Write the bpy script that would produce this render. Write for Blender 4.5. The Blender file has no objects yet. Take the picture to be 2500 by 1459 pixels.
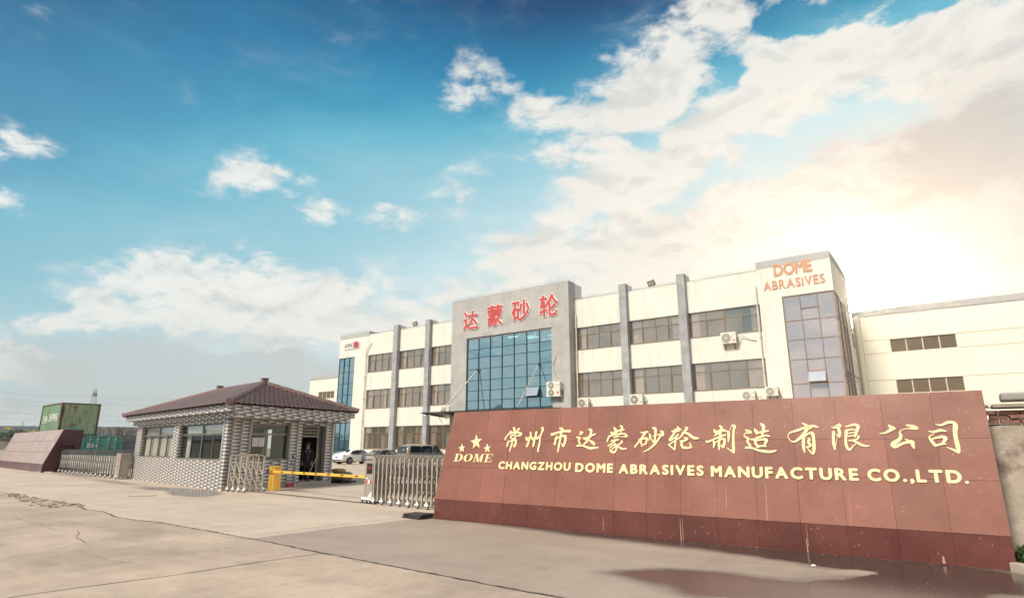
import bpy, bmesh, math, random
from mathutils import Vector, Matrix
random.seed(7)
R = math.radians
SC = bpy.context.scene
COL = SC.collection

# ---------------------------------------------------------------- camera, sky, sun, exposure
cam_d = bpy.data.cameras.new('camera'); cam = bpy.data.objects.new('camera', cam_d); COL.objects.link(cam)
cam.location = (0, 0, 1.7); cam.rotation_euler = (R(90 + 13.95), 0, R(36))
cam_d.sensor_width = 36; cam_d.lens = 1452 / 2500 * 36; cam_d.clip_end = 6000; cam_d.clip_start = .05
SC.camera = cam
SC.view_settings.view_transform = 'Standard'; SC.view_settings.look = 'None'
SC.view_settings.exposure = 0.90; SC.view_settings.gamma = 1; SC.view_settings.use_curve_mapping = False
SC.render.engine = 'CYCLES'
SC.cycles.use_denoising = True
SC.cycles.max_bounces = 8; SC.cycles.transparent_max_bounces = 12; SC.cycles.sample_clamp_indirect = 4; SC.cycles.volume_bounces = 0


class V:
    """a value in a node tree, with arithmetic that creates Math nodes"""
    def __init__(s, nt, sock): s.nt = nt; s.s = sock
    def op(s, o, *a):
        n = s.nt.nodes.new('ShaderNodeMath'); n.operation = o
        s.nt.links.new(s.s, n.inputs[0])
        for i, x in enumerate(a):
            if isinstance(x, V): s.nt.links.new(x.s, n.inputs[i + 1])
            else: n.inputs[i + 1].default_value = x
        return V(s.nt, n.outputs[0])
    def __add__(s, o): return s.op('ADD', o)
    def __sub__(s, o): return s.op('SUBTRACT', o)
    def __mul__(s, o): return s.op('MULTIPLY', o)
    def __truediv__(s, o): return s.op('DIVIDE', o)
    def rsub(s, c): return s.op('MULTIPLY', -1.0).op('ADD', c)
    def clamp(s): return s.op('MAXIMUM', 0.0).op('MINIMUM', 1.0)
    def exp(s): return s.op('EXPONENT')
    def ss(s, a, b):
        n = s.nt.nodes.new('ShaderNodeMapRange'); n.interpolation_type = 'SMOOTHSTEP'
        s.nt.links.new(s.s, n.inputs[0]); n.inputs[1].default_value = a; n.inputs[2].default_value = b
        return V(s.nt, n.outputs[0])


def mixc(nt, f, a, b, mode='MIX'):
    n = nt.nodes.new('ShaderNodeMix'); n.data_type = 'RGBA'; n.blend_type = mode
    for sock, x in ((n.inputs[0], f), (n.inputs[6], a), (n.inputs[7], b)):
        if isinstance(x, V): nt.links.new(x.s, sock)
        elif hasattr(x, 'is_linked'): nt.links.new(x, sock)
        elif isinstance(x, (tuple, list)): sock.default_value = (*x[:3], 1)
        else: sock.default_value = x
    return n.outputs[2]


def noise(nt, vec, scale, detail=5, rough=.55, dist=0., lac=2.):
    n = nt.nodes.new('ShaderNodeTexNoise'); nt.links.new(vec, n.inputs['Vector'])
    n.inputs['Scale'].default_value = scale; n.inputs['Detail'].default_value = detail
    n.inputs['Roughness'].default_value = rough; n.inputs['Distortion'].default_value = dist
    return V(nt, n.outputs['Fac'])


def mapping(nt, vec, sc=(1, 1, 1), loc=(0, 0, 0), rot=(0, 0, 0)):
    n = nt.nodes.new('ShaderNodeMapping'); nt.links.new(vec, n.inputs[0])
    n.inputs['Scale'].default_value = sc; n.inputs['Location'].default_value = loc; n.inputs['Rotation'].default_value = rot
    return n.outputs[0]


def ramp(nt, f, stops, inter='EASE'):
    n = nt.nodes.new('ShaderNodeValToRGB'); nt.links.new(f.s, n.inputs[0]); cr = n.color_ramp; cr.interpolation = inter
    while len(cr.elements) < len(stops): cr.elements.new(.5)
    for e, (p, c) in zip(cr.elements, stops): e.position = p; e.color = (*c, 1)
    return n.outputs[0]


SUN_AZ, SUN_EL = -5.7, 11.3                       # the glow seen beside the right tower


def build_world():
    w = bpy.data.worlds.new('World'); SC.world = w; w.use_nodes = True
    nt = w.node_tree; nt.nodes.clear()
    out = nt.nodes.new('ShaderNodeOutputWorld'); bg = nt.nodes.new('ShaderNodeBackground')
    tc = nt.nodes.new('ShaderNodeTexCoord'); d = tc.outputs['Generated']
    sx = nt.nodes.new('ShaderNodeSeparateXYZ'); nt.links.new(d, sx.inputs[0])
    x, y, z = (V(nt, sx.outputs[i]) for i in range(3))
    az = x.op('ARCTAN2', y) * 57.2958
    el = z.op('ARCSINE') * 57.2958
    sky = nt.nodes.new('ShaderNodeTexSky'); sky.sky_type = 'NISHITA'; sky.sun_disc = False
    sky.sun_elevation = R(46); sky.sun_rotation = R(187); sky.air_density = 1.4; sky.dust_density = 2.0; sky.ozone_density = 2.5
    # angle from the glow
    sa, se = R(SUN_AZ), R(SUN_EL)
    sd = (math.sin(sa) * math.cos(se), math.cos(sa) * math.cos(se), math.sin(se))
    th = (x * sd[0] + y * sd[1] + z * sd[2]).op('MINIMUM', 1.0).op('MAXIMUM', -1.0).op('ARCCOSINE') * 57.2958
    # blob group: gaussian ellipse in azimuth / elevation
    g = bpy.data.node_groups.new('blob', 'ShaderNodeTree')
    for nm in ('az', 'el', 'caz', 'cel', 'ce', 'ct', 'st', 'rx', 'ry', 'amp'):
        g.interface.new_socket(nm, in_out='INPUT', socket_type='NodeSocketFloat')
    g.interface.new_socket('v', in_out='OUTPUT', socket_type='NodeSocketFloat')
    gi = g.nodes.new('NodeGroupInput'); go = g.nodes.new('NodeGroupOutput')
    a_, e_, ca, cel, ce, ct, st, rx, ry, am = (V(g, gi.outputs[i]) for i in range(10))
    dx = (a_ - ca) * ce; dy = e_ - cel
    p = (dx * ct + dy * st) / rx; q = (dy * ct - dx * st) / ry
    v = ((p * p + q * q) * -1.0).exp() * am
    g.links.new(v.s, go.inputs[0])
    # warp the coordinates so that the outlines are torn
    dm = mapping(nt, d, (1, 1, 1.7))
    w1 = noise(nt, dm, 7, 7, .6); w2 = noise(nt, mapping(nt, d, (1, 1, 1.7), (5, 3, 1)), 7, 7, .6)
    azw = az + (w1 - .5) * 11.0; elw = el + (w2 - .5) * 6.0

    def blobs(lst, gr=1.):
        tot = None
        for (ca_, cel_, rx_, ry_, rot, amp) in lst:
            rx_, ry_ = rx_ * gr, ry_ * gr
            n = nt.nodes.new('ShaderNodeGroup'); n.node_tree = g
            nt.links.new(azw.s, n.inputs[0]); nt.links.new(elw.s, n.inputs[1])
            t = R(rot)
            for i, val in enumerate((ca_, cel_, math.cos(R(cel_)), math.cos(t), math.sin(t), rx_, ry_, amp)):
                n.inputs[i + 2].default_value = val
            r = V(nt, n.outputs[0]); tot = r if tot is None else tot + r
        return tot
    white = blobs([(-63.2, 14.2, 5.6, 2.2, -4, 1.25), (-54.0, 13.4, 4.6, 1.5, -6, 1.15), (-64.8, 10.4, 5.6, 1.0, 6, 1.05), (-73.9, 8.9, 3.2, .7, 2, 1.0),
                   (-56.5, 10.0, 5.0, 1.1, 3, 1.0), (-61.3, 23.4, 2.6, 1.4, 5, .95), (-56.1, 21.6, 2.2, 1.2, -28, .9), (-78.9, 21.3, 1.6, 1.3, 6, .85),
                   (-78.9, 17.3, 1.7, .8, -5, .95), (-71.3, 11.0, 1.0, 1.0, 0, .8), (-76.5, 5.0, 2.4, 2.2, 0, 1.0), (-33.0, 31.6, 6.0, 1.5, -23, 1.0),
                   (-18.4, 35.2, 7.5, 2.1, 18, 1.25), (-8.6, 31.8, 8.5, 2.6, -3, 1.4), (-15.1, 28.4, 9.0, 2.6, 10, 1.4), (1.6, 31.6, 5.0, 1.6, -12, 1.15), (-12, 38.5, 4, 1.2, 0, 1.0), (-30, 27, 4, 1.2, -20, .75),
                   (4.4, 28.0, 4.6, 2.2, 2, 1.25), (-23.9, 25.0, 4.4, 1.9, -10, .95), (-42.0, 25.1, 2.4, 1.5, 3, .62), (-42.7, 33.3, 1.6, 1.6, 4, .6), (-27, 21.5, 5.5, 1.4, 8, .7),
                   (-9.0, 21.3, 11.0, 3.0, 6, 1.2), (-8, 14, 17, 6.0, -1, 1.3), (8.4, 28.6, 1.8, 3.0, -10, .95), (-47, 10.5, 5, 1.4, 0, .7), (-38, 12, 10, 3.5, -4, .75), (-28, 16.5, 8, 3.5, -6, .9), (-48.5, 21, 2.0, 1.0, 5, .55), (-4, 37.5, 2.5, 1.0, 10, .8), (-22, 31.5, 3.0, 1.2, 20, .9), (-66, 12.2, 7, 1.4, 2, .6), (-74, 6.0, 4, 1.2, 0, .5)], 1.16)
    holes = blobs([(-14.6, 32.6, 2.4, 1.0, 29, 1.3), (-7.4, 35.4, 2.8, 1.1, -30, 1.4), (-6.5, 25.6, 5.2, 1.3, 14, 1.1), (-17, 22.9, 3.6, .8, 14, .65), (3.2, 34.0, 5.0, 1.4, -12, 1.7), (7.0, 30.5, 1.5, 1.6, 30, .8), (-24.5, 29.2, 3.2, .8, -18, .5), (-1.5, 28.6, 1.6, 1.0, 10, .5)])
    grey = blobs([(-68.0, 5.0, 12.0, 3.6, 4, 1.1), (-54, 5.8, 11, 2.8, 0, .85), (4.6, 22.4, 6.5, 3.2, 8, 1.0), (8, 14, 7, 8, 0, .85), (-6.5, 24.4, 4.6, 1.0, 12, .5), (-61, 12.2, 4.5, .7, 0, .35), (-60, 8.2, 12, .9, 3, .35)])
    n1 = noise(nt, mapping(nt, d, (1, 1, 2.0)), 7.5, 10, .60, .35)
    n2 = noise(nt, mapping(nt, d, (1, 1, 2.0), (0, 0, -.03)), 7.5, 10, .60, .35)   # the same noise a little higher: lit tops, grey undersides
    n3 = noise(nt, mapping(nt, d, (1, 1, 2.2), (2, 5, 3), (0, 0, .3)), 17, 8, .6, .5)
    # outside the frame the clouds go on at random
    far = noise(nt, mapping(nt, d, (1, 1, 1.8), (3.3, 1.2, 0)), 2.2, 3, .5)
    hd = (x * -math.sin(R(36)) + y * math.cos(R(36))).op('MINIMUM', 1.0)
    rnd = (hd.ss(.68, .35)) * far.ss(.30, .54) * 1.0
    dens = (white + rnd - holes + ((n1 - .5) * 3.9 + (n3 - .5) * 2.2) * ((white + rnd) * 1.1 + .36).clamp()).ss(.16, 1.08)
    veil = noise(nt, mapping(nt, d, (1, 1, 2.6), (9, 1, 0)), 3.0, 6, .6).ss(.35, .8)
    wisp = noise(nt, mapping(nt, d, (1.2, 1.2, 3.2), (1, 7, 2), (0, .25, .4)), 4.0, 8, .62, .6).ss(.50, .80)
    # clear sky: deep blue far from the glow and high up, pale near the glow and the horizon
    t = (th.op('MINIMUM', 80.0) * .0075 + el.op("MINIMUM", 48.0) * .0125 + (el - 27.0).op('MAXIMUM', 0.0).op('MINIMUM', 20.0) * (th.ss(62, 28) * .018 + .004) - .15 + (veil * -.06)).clamp()
    base = ramp(nt, t, [(.0, (.62, .57, .50)), (.16, (.60, .61, .57)), (.30, (.47, .643, .695)), (.42, (.248, .496, .593)), (.54, (.095, .385, .52)), (.62, (.030, .265, .43)), (.72, (.008, .172, .338)), (.86, (.0004, .052, .160))], 'LINEAR')
    # left horizon haze
    hz = (el.op('MAXIMUM', 0.0) * -.085).exp() * th.ss(18, 60) * .75
    base = mixc(nt, hz, base, (.60, .66, .65))
    ns = mixc(nt, 1.0, sky.outputs[0], (.10, .10, .10), 'MULTIPLY')
    base = mixc(nt, .02, base, ns)
    # clouds
    shade = (((n2 - n1) * 6.5 + .16).clamp() * .6 + (grey + (n1 - .5) * .8) * 1.0).clamp()
    warm = (th * -.03).exp()
    lit = mixc(nt, warm, (.77, .78, .75), (.70, .645, .57))
    dark = mixc(nt, warm, (.47, .53, .545), (.50, .435, .39))
    cc = mixc(nt, shade, lit, dark)
    opac = (dens * .93 + wisp * th.ss(78, 25) * .30 + (grey + (n1 - .5) * .9).ss(.05, 1.0) * .78).clamp()
    c = mixc(nt, opac, base, cc)
    # aureole round the sun behind thin cloud
    t2 = th * th
    glow = (t2 * -.55).exp() * 1900.0 + (t2 * -.07).exp() * .45 + (th * -.14).exp() * .05      # the sun itself through thin cloud, its aureole
    gc = mixc(nt, 1.0, (1.0, .80, .56), (1, 1, 1), 'MULTIPLY')
    gm = nt.nodes.new('ShaderNodeVectorMath'); gm.operation = 'SCALE'; nt.links.new(gc, gm.inputs[0]); nt.links.new(glow.s, gm.inputs['Scale'])
    ad = nt.nodes.new('ShaderNodeVectorMath'); ad.operation = 'ADD'; nt.links.new(c, ad.inputs[0]); nt.links.new(gm.outputs[0], ad.inputs[1])
    nt.links.new(ad.outputs[0], bg.inputs[0]); bg.inputs[1].default_value = .66
    nt.links.new(bg.outputs[0], out.inputs[0])
    w.cycles.sampling_method = 'MANUAL'; w.cycles.sample_map_resolution = 2048


build_world()
sun_d = bpy.data.lights.new('sun', 'SUN'); sun = bpy.data.objects.new('sun', sun_d); COL.objects.link(sun)
sun_d.energy = 2.7; sun_d.angle = R(14); sun_d.color = (1, .93, .80)
sun.rotation_euler = (R(44), 0, R(-9))            # added fill lamp, not the seen sun: from behind the camera, 46 degrees high

# ---------------------------------------------------------------- helpers
def wl(o):
    v = Vector((0, 0, 0))
    while o is not None: v += o.location; o = o.parent
    return v


class MB:
    def __init__(s): s.v = []; s.f = []; s.mi = []; s.T = None
    def add(s, pts, faces, m=0):
        b = len(s.v)
        s.v += [tuple(s.T @ Vector(p)) if s.T is not None else tuple(p) for p in pts]
        for f in faces: s.f.append([b + i for i in f]); s.mi.append(m)
        return s
    def box(s, x0, x1, y0, y1, z0, z1, m=0):
        return s.add([(x0, y0, z0), (x1, y0, z0), (x1, y1, z0), (x0, y1, z0), (x0, y0, z1), (x1, y0, z1), (x1, y1, z1), (x0, y1, z1)],
                     [(0, 3, 2, 1), (4, 5, 6, 7), (0, 1, 5, 4), (1, 2, 6, 5), (2, 3, 7, 6), (3, 0, 4, 7)], m)
    def quad(s, *p, m=0): return s.add(p, [tuple(range(len(p)))], m)
    def bar(s, a, b, w, h, m=0, up=(0, 0, 1)):
        a = Vector(a); b = Vector(b); d = (b - a).normalized(); u = Vector(up)
        if abs(d.dot(u)) > .98: u = Vector((0, 1, 0))
        r = d.cross(u).normalized() * w / 2; u = r.cross(d).normalized() * h / 2
        P = [a - r - u, a + r - u, a + r + u, a - r + u, b - r - u, b + r - u, b + r + u, b - r + u]
        return s.add(P, [(3, 2, 1, 0), (4, 5, 6, 7), (0, 1, 5, 4), (1, 2, 6, 5), (2, 3, 7, 6), (3, 0, 4, 7)], m)
    def tube(s, pts, r, n=8, m=0, r2=None):
        pts = [Vector(p) for p in pts]; N = len(pts); rings = []
        for i, p in enumerate(pts):
            d = (pts[min(i + 1, N - 1)] - pts[max(i - 1, 0)]).normalized()
            u = Vector((0, 0, 1)) if abs(d.z) < .95 else Vector((0, 1, 0))
            a = d.cross(u).normalized(); b = a.cross(d).normalized()
            rr = r if r2 is None else r + (r2 - r) * i / (N - 1)
            rings.append([p + (a * math.cos(t) + b * math.sin(t)) * rr for t in (2 * math.pi * k / n for k in range(n))])
        P = [q for rg in rings for q in rg]; F = []
        for i in range(N - 1):
            for k in range(n): F.append((i * n + k, i * n + (k + 1) % n, (i + 1) * n + (k + 1) % n, (i + 1) * n + k))
        F.append(tuple(range(n))[::-1]); F.append(tuple((N - 1) * n + k for k in range(n)))
        return s.add(P, F, m)
    def disc(s, c, ax, r, w, n=20, m=0):
        c = Vector(c); ax = Vector(ax).normalized()
        return s.tube([c - ax * w / 2, c + ax * w / 2], r, n, m)
    def prism(s, poly, fn, h0, h1, m=0):
        """poly in 2D; fn(u, v, h) -> 3D"""
        n = len(poly)
        P = [fn(a, b, h0) for a, b in poly] + [fn(a, b, h1) for a, b in poly]
        F = [tuple(range(n))[::-1], tuple(range(n, 2 * n))] + [(i, (i + 1) % n, n + (i + 1) % n, n + i) for i in range(n)]
        return s.add(P, F, m)
    def build(s, name, mat, parent=None, smooth=False, bevel=0, seg=2, fixn=True, **props):
        me = bpy.data.meshes.new(name); off = wl(parent) if parent is not None else Vector((0, 0, 0))
        me.from_pydata([tuple(Vector(p) - off) for p in s.v], [], s.f)
        mats = mat if isinstance(mat, (list, tuple)) else [mat]
        for mm in mats: me.materials.append(mm)
        if len(mats) > 1: me.polygons.foreach_set('material_index', s.mi)
        if fixn:
            bm = bmesh.new(); bm.from_mesh(me); bmesh.ops.recalc_face_normals(bm, faces=bm.faces); bm.to_mesh(me); bm.free()
        if smooth: me.shade_smooth()
        o = bpy.data.objects.new(name, me); COL.objects.link(o); o.parent = parent
        if bevel:
            b = o.modifiers.new('bevel', 'BEVEL'); b.width = bevel; b.segments = seg; b.limit_method = 'ANGLE'; b.angle_limit = R(35)
        for k, val in props.items(): o[k] = val
        return o


def tag(o, label, cat=None, group=None, kind=None):
    o['label'] = label
    if cat: o['category'] = cat
    if group: o['group'] = group
    if kind: o['kind'] = kind
    return o


def thing(name, loc, label, cat, group=None):
    o = bpy.data.objects.new(name, None); COL.objects.link(o); o.location = loc; o.empty_display_size = .2
    return tag(o, label, cat, group)


def copy_tree(o, parent=None):
    c = o.copy(); COL.objects.link(c); c.parent = parent
    for ch in list(o.children): copy_tree(ch, c)
    return c


def inst(me_obj, name, parent, loc=(0, 0, 0)):
    o = bpy.data.objects.new(name, me_obj.data); COL.objects.link(o); o.parent = parent; o.location = loc
    return o


MATS = {}
def M(name, col, rough=.6, metal=0., var=.10, scale=1.5, bump=0., bscale=40, streak=0., col2=None, c2=(.5, .62), c2scale=3., spec=.5, coat=0., tint=None, sstretch=.12, dirt=None, object_co=False, each=0.):
    """painted / worn surface: two scales of colour noise, vertical streaks, optional patches of a second colour, fine bump"""
    m = bpy.data.materials.new(name); m.use_nodes = True; nt = m.node_tree; b = nt.nodes['Principled BSDF']
    if object_co: pos = nt.nodes.new('ShaderNodeTexCoord').outputs['Object']
    else: pos = nt.nodes.new('ShaderNodeNewGeometry').outputs['Position']
    n1 = noise(nt, pos, scale, 6, .6); n2 = noise(nt, pos, scale * 9, 4, .6)
    f = (n1 * .7 + n2 * .3)
    lo = tuple(c * (1 - var * 1.6) for c in col); hi = tuple(min(1, c * (1 + var * 1.2)) for c in col)
    c = mixc(nt, f.ss(.3, .7), lo, hi)
    if streak:
        s_ = noise(nt, mapping(nt, pos, (3.2, 3.2, sstretch)), 1.6, 5, .65)
        c = mixc(nt, s_.ss(.46, .78) * streak, c, dirt or tuple(q * .45 for q in col))
    if col2 is not None:
        p_ = noise(nt, mapping(nt, pos, (1, 1, 1), (7, 2, 4)), c2scale, 8, .68)
        c = mixc(nt, p_.ss(*c2), c, col2)
    if each:      # every piece its own shade
        oi = nt.nodes.new('ShaderNodeObjectInfo'); c = mixc(nt, V(nt, oi.outputs['Random']) * each, c, tuple(q * .55 for q in col))
    nt.links.new(c, b.inputs['Base Color'])
    b.inputs['Metallic'].default_value = metal; b.inputs['Specular IOR Level'].default_value = spec
    b.inputs['Coat Weight'].default_value = coat; b.inputs['Coat Roughness'].default_value = .04
    r_ = (n1 - .5) * .25 + rough
    nt.links.new(r_.clamp().s, b.inputs['Roughness'])
    if bump:
        bp = nt.nodes.new('ShaderNodeBump'); bp.inputs['Strength'].default_value = bump; bp.inputs['Distance'].default_value = .02
        nt.links.new(noise(nt, pos, bscale, 4, .6).s, bp.inputs['Height']); nt.links.new(bp.outputs[0], b.inputs['Normal'])
    MATS[name] = m
    return m


def glass(name, refl, through, fac, wave=.0, fk=1., rough=.02, wscale=1.2, base=None, bfac=0.):
    """architectural glass: mirror share + tinted view through (+ a little solid tint)"""
    m = bpy.data.materials.new(name); m.use_nodes = True; nt = m.node_tree; nt.nodes.clear()
    out = nt.nodes.new('ShaderNodeOutputMaterial'); gl = nt.nodes.new('ShaderNodeBsdfGlossy'); tr = nt.nodes.new('ShaderNodeBsdfTransparent')
    gl.inputs['Color'].default_value = (*refl, 1); gl.inputs['Roughness'].default_value = rough; tr.inputs['Color'].default_value = (*through, 1)
    lw = nt.nodes.new('ShaderNodeLayerWeight'); lw.inputs['Blend'].default_value = .25
    f = (V(nt, lw.outputs['Fresnel']) * (1 - fac) * fk + fac).clamp()
    ms = nt.nodes.new('ShaderNodeMixShader'); nt.links.new(f.s, ms.inputs[0]); nt.links.new(tr.outputs[0], ms.inputs[1]); nt.links.new(gl.outputs[0], ms.inputs[2])
    last = ms.outputs[0]
    if base is not None:
        df = nt.nodes.new('ShaderNodeBsdfDiffuse'); df.inputs[0].default_value = (*base, 1)
        m2 = nt.nodes.new('ShaderNodeMixShader'); m2.inputs[0].default_value = bfac; nt.links.new(last, m2.inputs[1]); nt.links.new(df.outputs[0], m2.inputs[2]); last = m2.outputs[0]
    if wave:
        pos = nt.nodes.new('ShaderNodeNewGeometry').outputs['Position']
        bp = nt.nodes.new('ShaderNodeBump'); bp.inputs['Strength'].default_value = wave; bp.inputs['Distance'].default_value = .05
        nt.links.new(noise(nt, pos, wscale, 2, .4).s, bp.inputs['Height']); nt.links.new(bp.outputs[0], gl.inputs['Normal'])
    nt.links.new(last, out.inputs[0]); MATS[name] = m
    return m


def emis(name, col, st):
    m = bpy.data.materials.new(name); m.use_nodes = True; b = m.node_tree.nodes['Principled BSDF']
    b.inputs['Base Color'].default_value = (*col, 1); b.inputs['Emission Color'].default_value = (*col, 1); b.inputs['Emission Strength'].default_value = st
    return m


m_cream = M('cream_render', (.70, .67, .60), .85, var=.05, scale=.6, streak=.55, dirt=(.52, .455, .345), bump=.08, bscale=25)
m_wing = M('wing_panel', (.80, .745, .62), .7, var=.03, scale=.5, streak=.10, dirt=(.55, .47, .33))
m_grey = M('grey_render', (.40, .385, .37), .85, var=.10, scale=.9, streak=.35, dirt=(.26, .25, .245), bump=.12, bscale=20)
m_pillar = M('pillar_concrete', (.335, .335, .345), .85, var=.16, scale=1.4, streak=.35, bump=.15, bscale=20)
m_cap = M('grey_cap', (.40, .40, .40), .8, var=.08)
m_bronze = M('bronze_frame', (.26, .20, .145), .4, metal=.3, var=.06)
m_bluef = M('blue_frame', (.035, .075, .11), .35, metal=.5, var=.05)
m_curtain = M('curtain_cloth', (.78, .69, .64), .9, var=.08, scale=4)
m_room = M('room_wall', (.30, .27, .24), .9, var=.05)
m_roomshade = M('room_shade', (.07, .075, .08), .9, var=.05)  # interior shade put into the wall colour
g_win = glass('window_glass', (.84, .76, .69), (.90, .86, .82), .42, wave=.06, wscale=.8, base=(.52, .44, .38), bfac=.14)
g_blue = glass('blue_glass', (.50, .64, .70), (.16, .34, .42), .76, wave=.05, wscale=.55, base=(.13, .28, .36), bfac=.25)
g_tower = glass('tower_glass_washed', (.78, .72, .74), (.30, .28, .30), .70, wave=.03, wscale=.7, base=(.50, .44, .45), bfac=.42)  # glare wash put into the glass: paler and greyer than the blue panes
g_gh = glass('gatehouse_glass', (.62, .68, .70), (.90, .92, .90), .08, wave=.02, fk=.45)
m_steel = M('brushed_steel', (.56, .49, .42), .38, metal=.55, var=.10, scale=6)
m_steeldark = M('dull_steel', (.17, .16, .15), .45, metal=.8, var=.10, scale=6)
m_rubber = M('rubber', (.022, .022, .028), .7, var=.2, scale=8)
m_white = M('white_paint', (.74, .73, .70), .4, var=.03)
m_ac = M('air_unit_shell', (.68, .65, .58), .5, var=.05, streak=.2, dirt=(.42, .36, .28))
m_acfan = M('air_unit_grille', (.17, .15, .13), .5, var=.1)
m_acfan_beige = M('air_unit_grille_beige', (.30, .25, .19), .5, var=.1)
m_red = M('letter_red', (.50, .065, .065), .45, var=.05)
m_orange = M('letter_washed_orange', (.54, .26, .155), .5, var=.05)  # likely red letters; warm glare wash put into their colour
m_gold = M('gilt_paint', (.86, .70, .37), .35, var=.06, scale=8, metal=.0, coat=.25)
m_tile = M('gatehouse_tile_white', (.74, .68, .61), .35, var=.10, scale=3, streak=.2, each=.15)
m_tile2 = M('gatehouse_tile_taupe', (.34, .305, .28), .35, var=.12, scale=9)
m_tile3 = M('gatehouse_tile_slate', (.135, .14, .19), .35, var=.16, scale=9)
m_grout = M('grout', (.27, .25, .23), .9, var=.12, scale=6)
m_rooft = M('roof_tile_glaze', (.145, .092, .092), .34, var=.20, scale=7, spec=.55, coat=.12, each=.45)
m_ridge = M('ridge_tile_glaze', (.16, .098, .092), .42, var=.12, scale=5, spec=.4)
m_ghframe = M('gatehouse_frame', (.155, .15, .13), .4, metal=.4, var=.06)
m_yellow = M('barrier_yellow', (.82, .46, .065), .4, var=.07, scale=3, coat=.2)
m_black = M('black_plastic', (.015, .014, .016), .5, var=.1)
m_dirtydark = M('dark_gap', (.03, .028, .027), .95, var=.2)
# ---------------------------------------------------------------- ground
WET = [((-3.3, 8.45), (-2.2, 8.9), (-3.1, 7.95), 1.1), ((-1.41, 11.24), (.9, 10.6), (-1.30, 10.1), 1.0), ((-2.16, 11.52), (-.8, 11.0), (-2.0, 10.6), .8),
       ((-1.0, 8.95), (-.2, 9.35), (-.9, 8.1), 1.15), ((-2.2, 8.1), (-1.1, 8.6), (-2.0, 7.5), 1.0), ((-.06, 10.48), (.8, 10.5), (-.07, 9.8), 1.0),
       ((-.5, 10.0), (.3, 10.4), (-.3, 9.3), .7), ((-8.48, 11.50), (-4.2, 10.9), (-8.1, 10.8), .42), ((-5.0, 11.3), (-2.0, 11.0), (-4.9, 10.6), .6),
       ((-23.4, 11.95), (-22.35, 12.35), (-22.1, 11.2), 1.25), ((-26.2, 12.6), (-23.2, 13.1), (-25.6, 11.9), .75), ((-33.5, 13.3), (-28.0, 12.9), (-32.9, 12.5), .45),
       ((-22.0, 15.1), (-18.5, 15.4), (-21.4, 14.2), .45), ((-1.38, 10.15), (-1.10, 10.28), (-1.36, 9.93), -1.3), ((-45, 15.2), (-36, 14.2), (-44, 14.0), .5), ((-19.0, 13.4), (-15.5, 13.1), (-18.9, 12.9), .4)]


def concrete(name, col, var=.10, wet=True, wetdark=.16, stain=(.30, .235, .185)):
    m = bpy.data.materials.new(name); m.use_nodes = True; nt = m.node_tree; b = nt.nodes['Principled BSDF']
    pos = nt.nodes.new('ShaderNodeNewGeometry').outputs['Position']
    n1 = noise(nt, pos, .35, 6, .62); n2 = noise(nt, pos, 3.0, 6, .65); n3 = noise(nt, mapping(nt, pos, (.5, 1.4, 1), rot=(0, 0, .15)), .8, 5, .6)
    n4 = noise(nt, pos, 60, 3, .6)
    f = n1 * .5 + n2 * .2 + n3 * .3
    c = mixc(nt, f.ss(.36, .64), tuple(q * (1 - 1.9 * var) for q in col), tuple(q * (1 + var) for q in col))
    c = mixc(nt, n3.ss(.50, .72) * .6, c, stain)
    n5 = noise(nt, mapping(nt, pos, (.10, .32, 1), (3, 1, 0), (0, 0, -.2)), 1.0, 7, .7)
    c = mixc(nt, n5.ss(.50, .70) * .45, c, tuple(q * .66 for q in col))
    c = mixc(nt, n4.ss(.50, .72) * .42, c, tuple(q * .5 for q in col))
    n6 = noise(nt, mapping(nt, pos, (1.5, .09, 1), (5, 2, 0), (0, 0, -.3)), 1.3, 5, .6)
    c = mixc(nt, n6.ss(.54, .70) * .30, c, tuple(q * .58 for q in col))
    # small dark spots and tyre dirt
    sp = noise(nt, mapping(nt, pos, (1, 1, 1), (4, 4, 0)), 7.5, 3, .6)
    c = mixc(nt, sp.ss(.63, .72) * .5, c, tuple(q * .42 for q in col))
    rough = (n2 - .5) * .3 + .78
    if wet:
        s = nt.nodes.new('ShaderNodeSeparateXYZ'); nt.links.new(pos, s.inputs[0]); X, Y = V(nt, s.outputs[0]), V(nt, s.outputs[1])
        wn = noise(nt, pos, .9, 4, .55); wn2 = noise(nt, mapping(nt, pos, (1, 1, 1), (9, 0, 0)), .9, 4, .55)
        X = X + (wn - .5) * .9; Y = Y + (wn2 - .5) * .6
        tot = None
        for (cc, a, bb, am) in WET:
            ax, ay = a[0] - cc[0], a[1] - cc[1]; bx, by = bb[0] - cc[0], bb[1] - cc[1]; det = ax * by - ay * bx
            dx = X - cc[0]; dy = Y - cc[1]
            p = dx * (by / det) - dy * (bx / det); q = dy * (ax / det) - dx * (ay / det)
            v = ((p * p + q * q) * -1.1).exp() * am
            tot = v if tot is None else tot + v
        w = tot.ss(.22, .80)
        c = mixc(nt, w, c, tuple(q * wetdark for q in col)) if wet else c
        rough = rough * w.rsub(1.0) + w * .15
    nt.links.new(c, b.inputs['Base Color']); nt.links.new(rough.clamp().s, b.inputs['Roughness'])
    bp = nt.nodes.new('ShaderNodeBump'); bp.inputs['Distance'].default_value = .006
    if wet: nt.links.new((w.rsub(1.0) * .5).s, bp.inputs['Strength'])
    else: bp.inputs['Strength'].default_value = .5
    nt.links.new((n4 * .5 + n2).s, bp.inputs['Height']); nt.links.new(bp.outputs[0], b.inputs['Normal'])
    return m


m_conc = concrete('concrete_light', (.485, .395, .32))
m_conc2 = concrete('concrete_road', (.42, .328, .258), var=.19)
m_conc3 = concrete('concrete_apron', (.325, .26, .215), var=.10)
m_earth = M('earth', (.13, .11, .085), .95, var=.25, scale=.1, bump=.3, bscale=3, col2=(.10, .12, .05), c2scale=.05)

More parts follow.
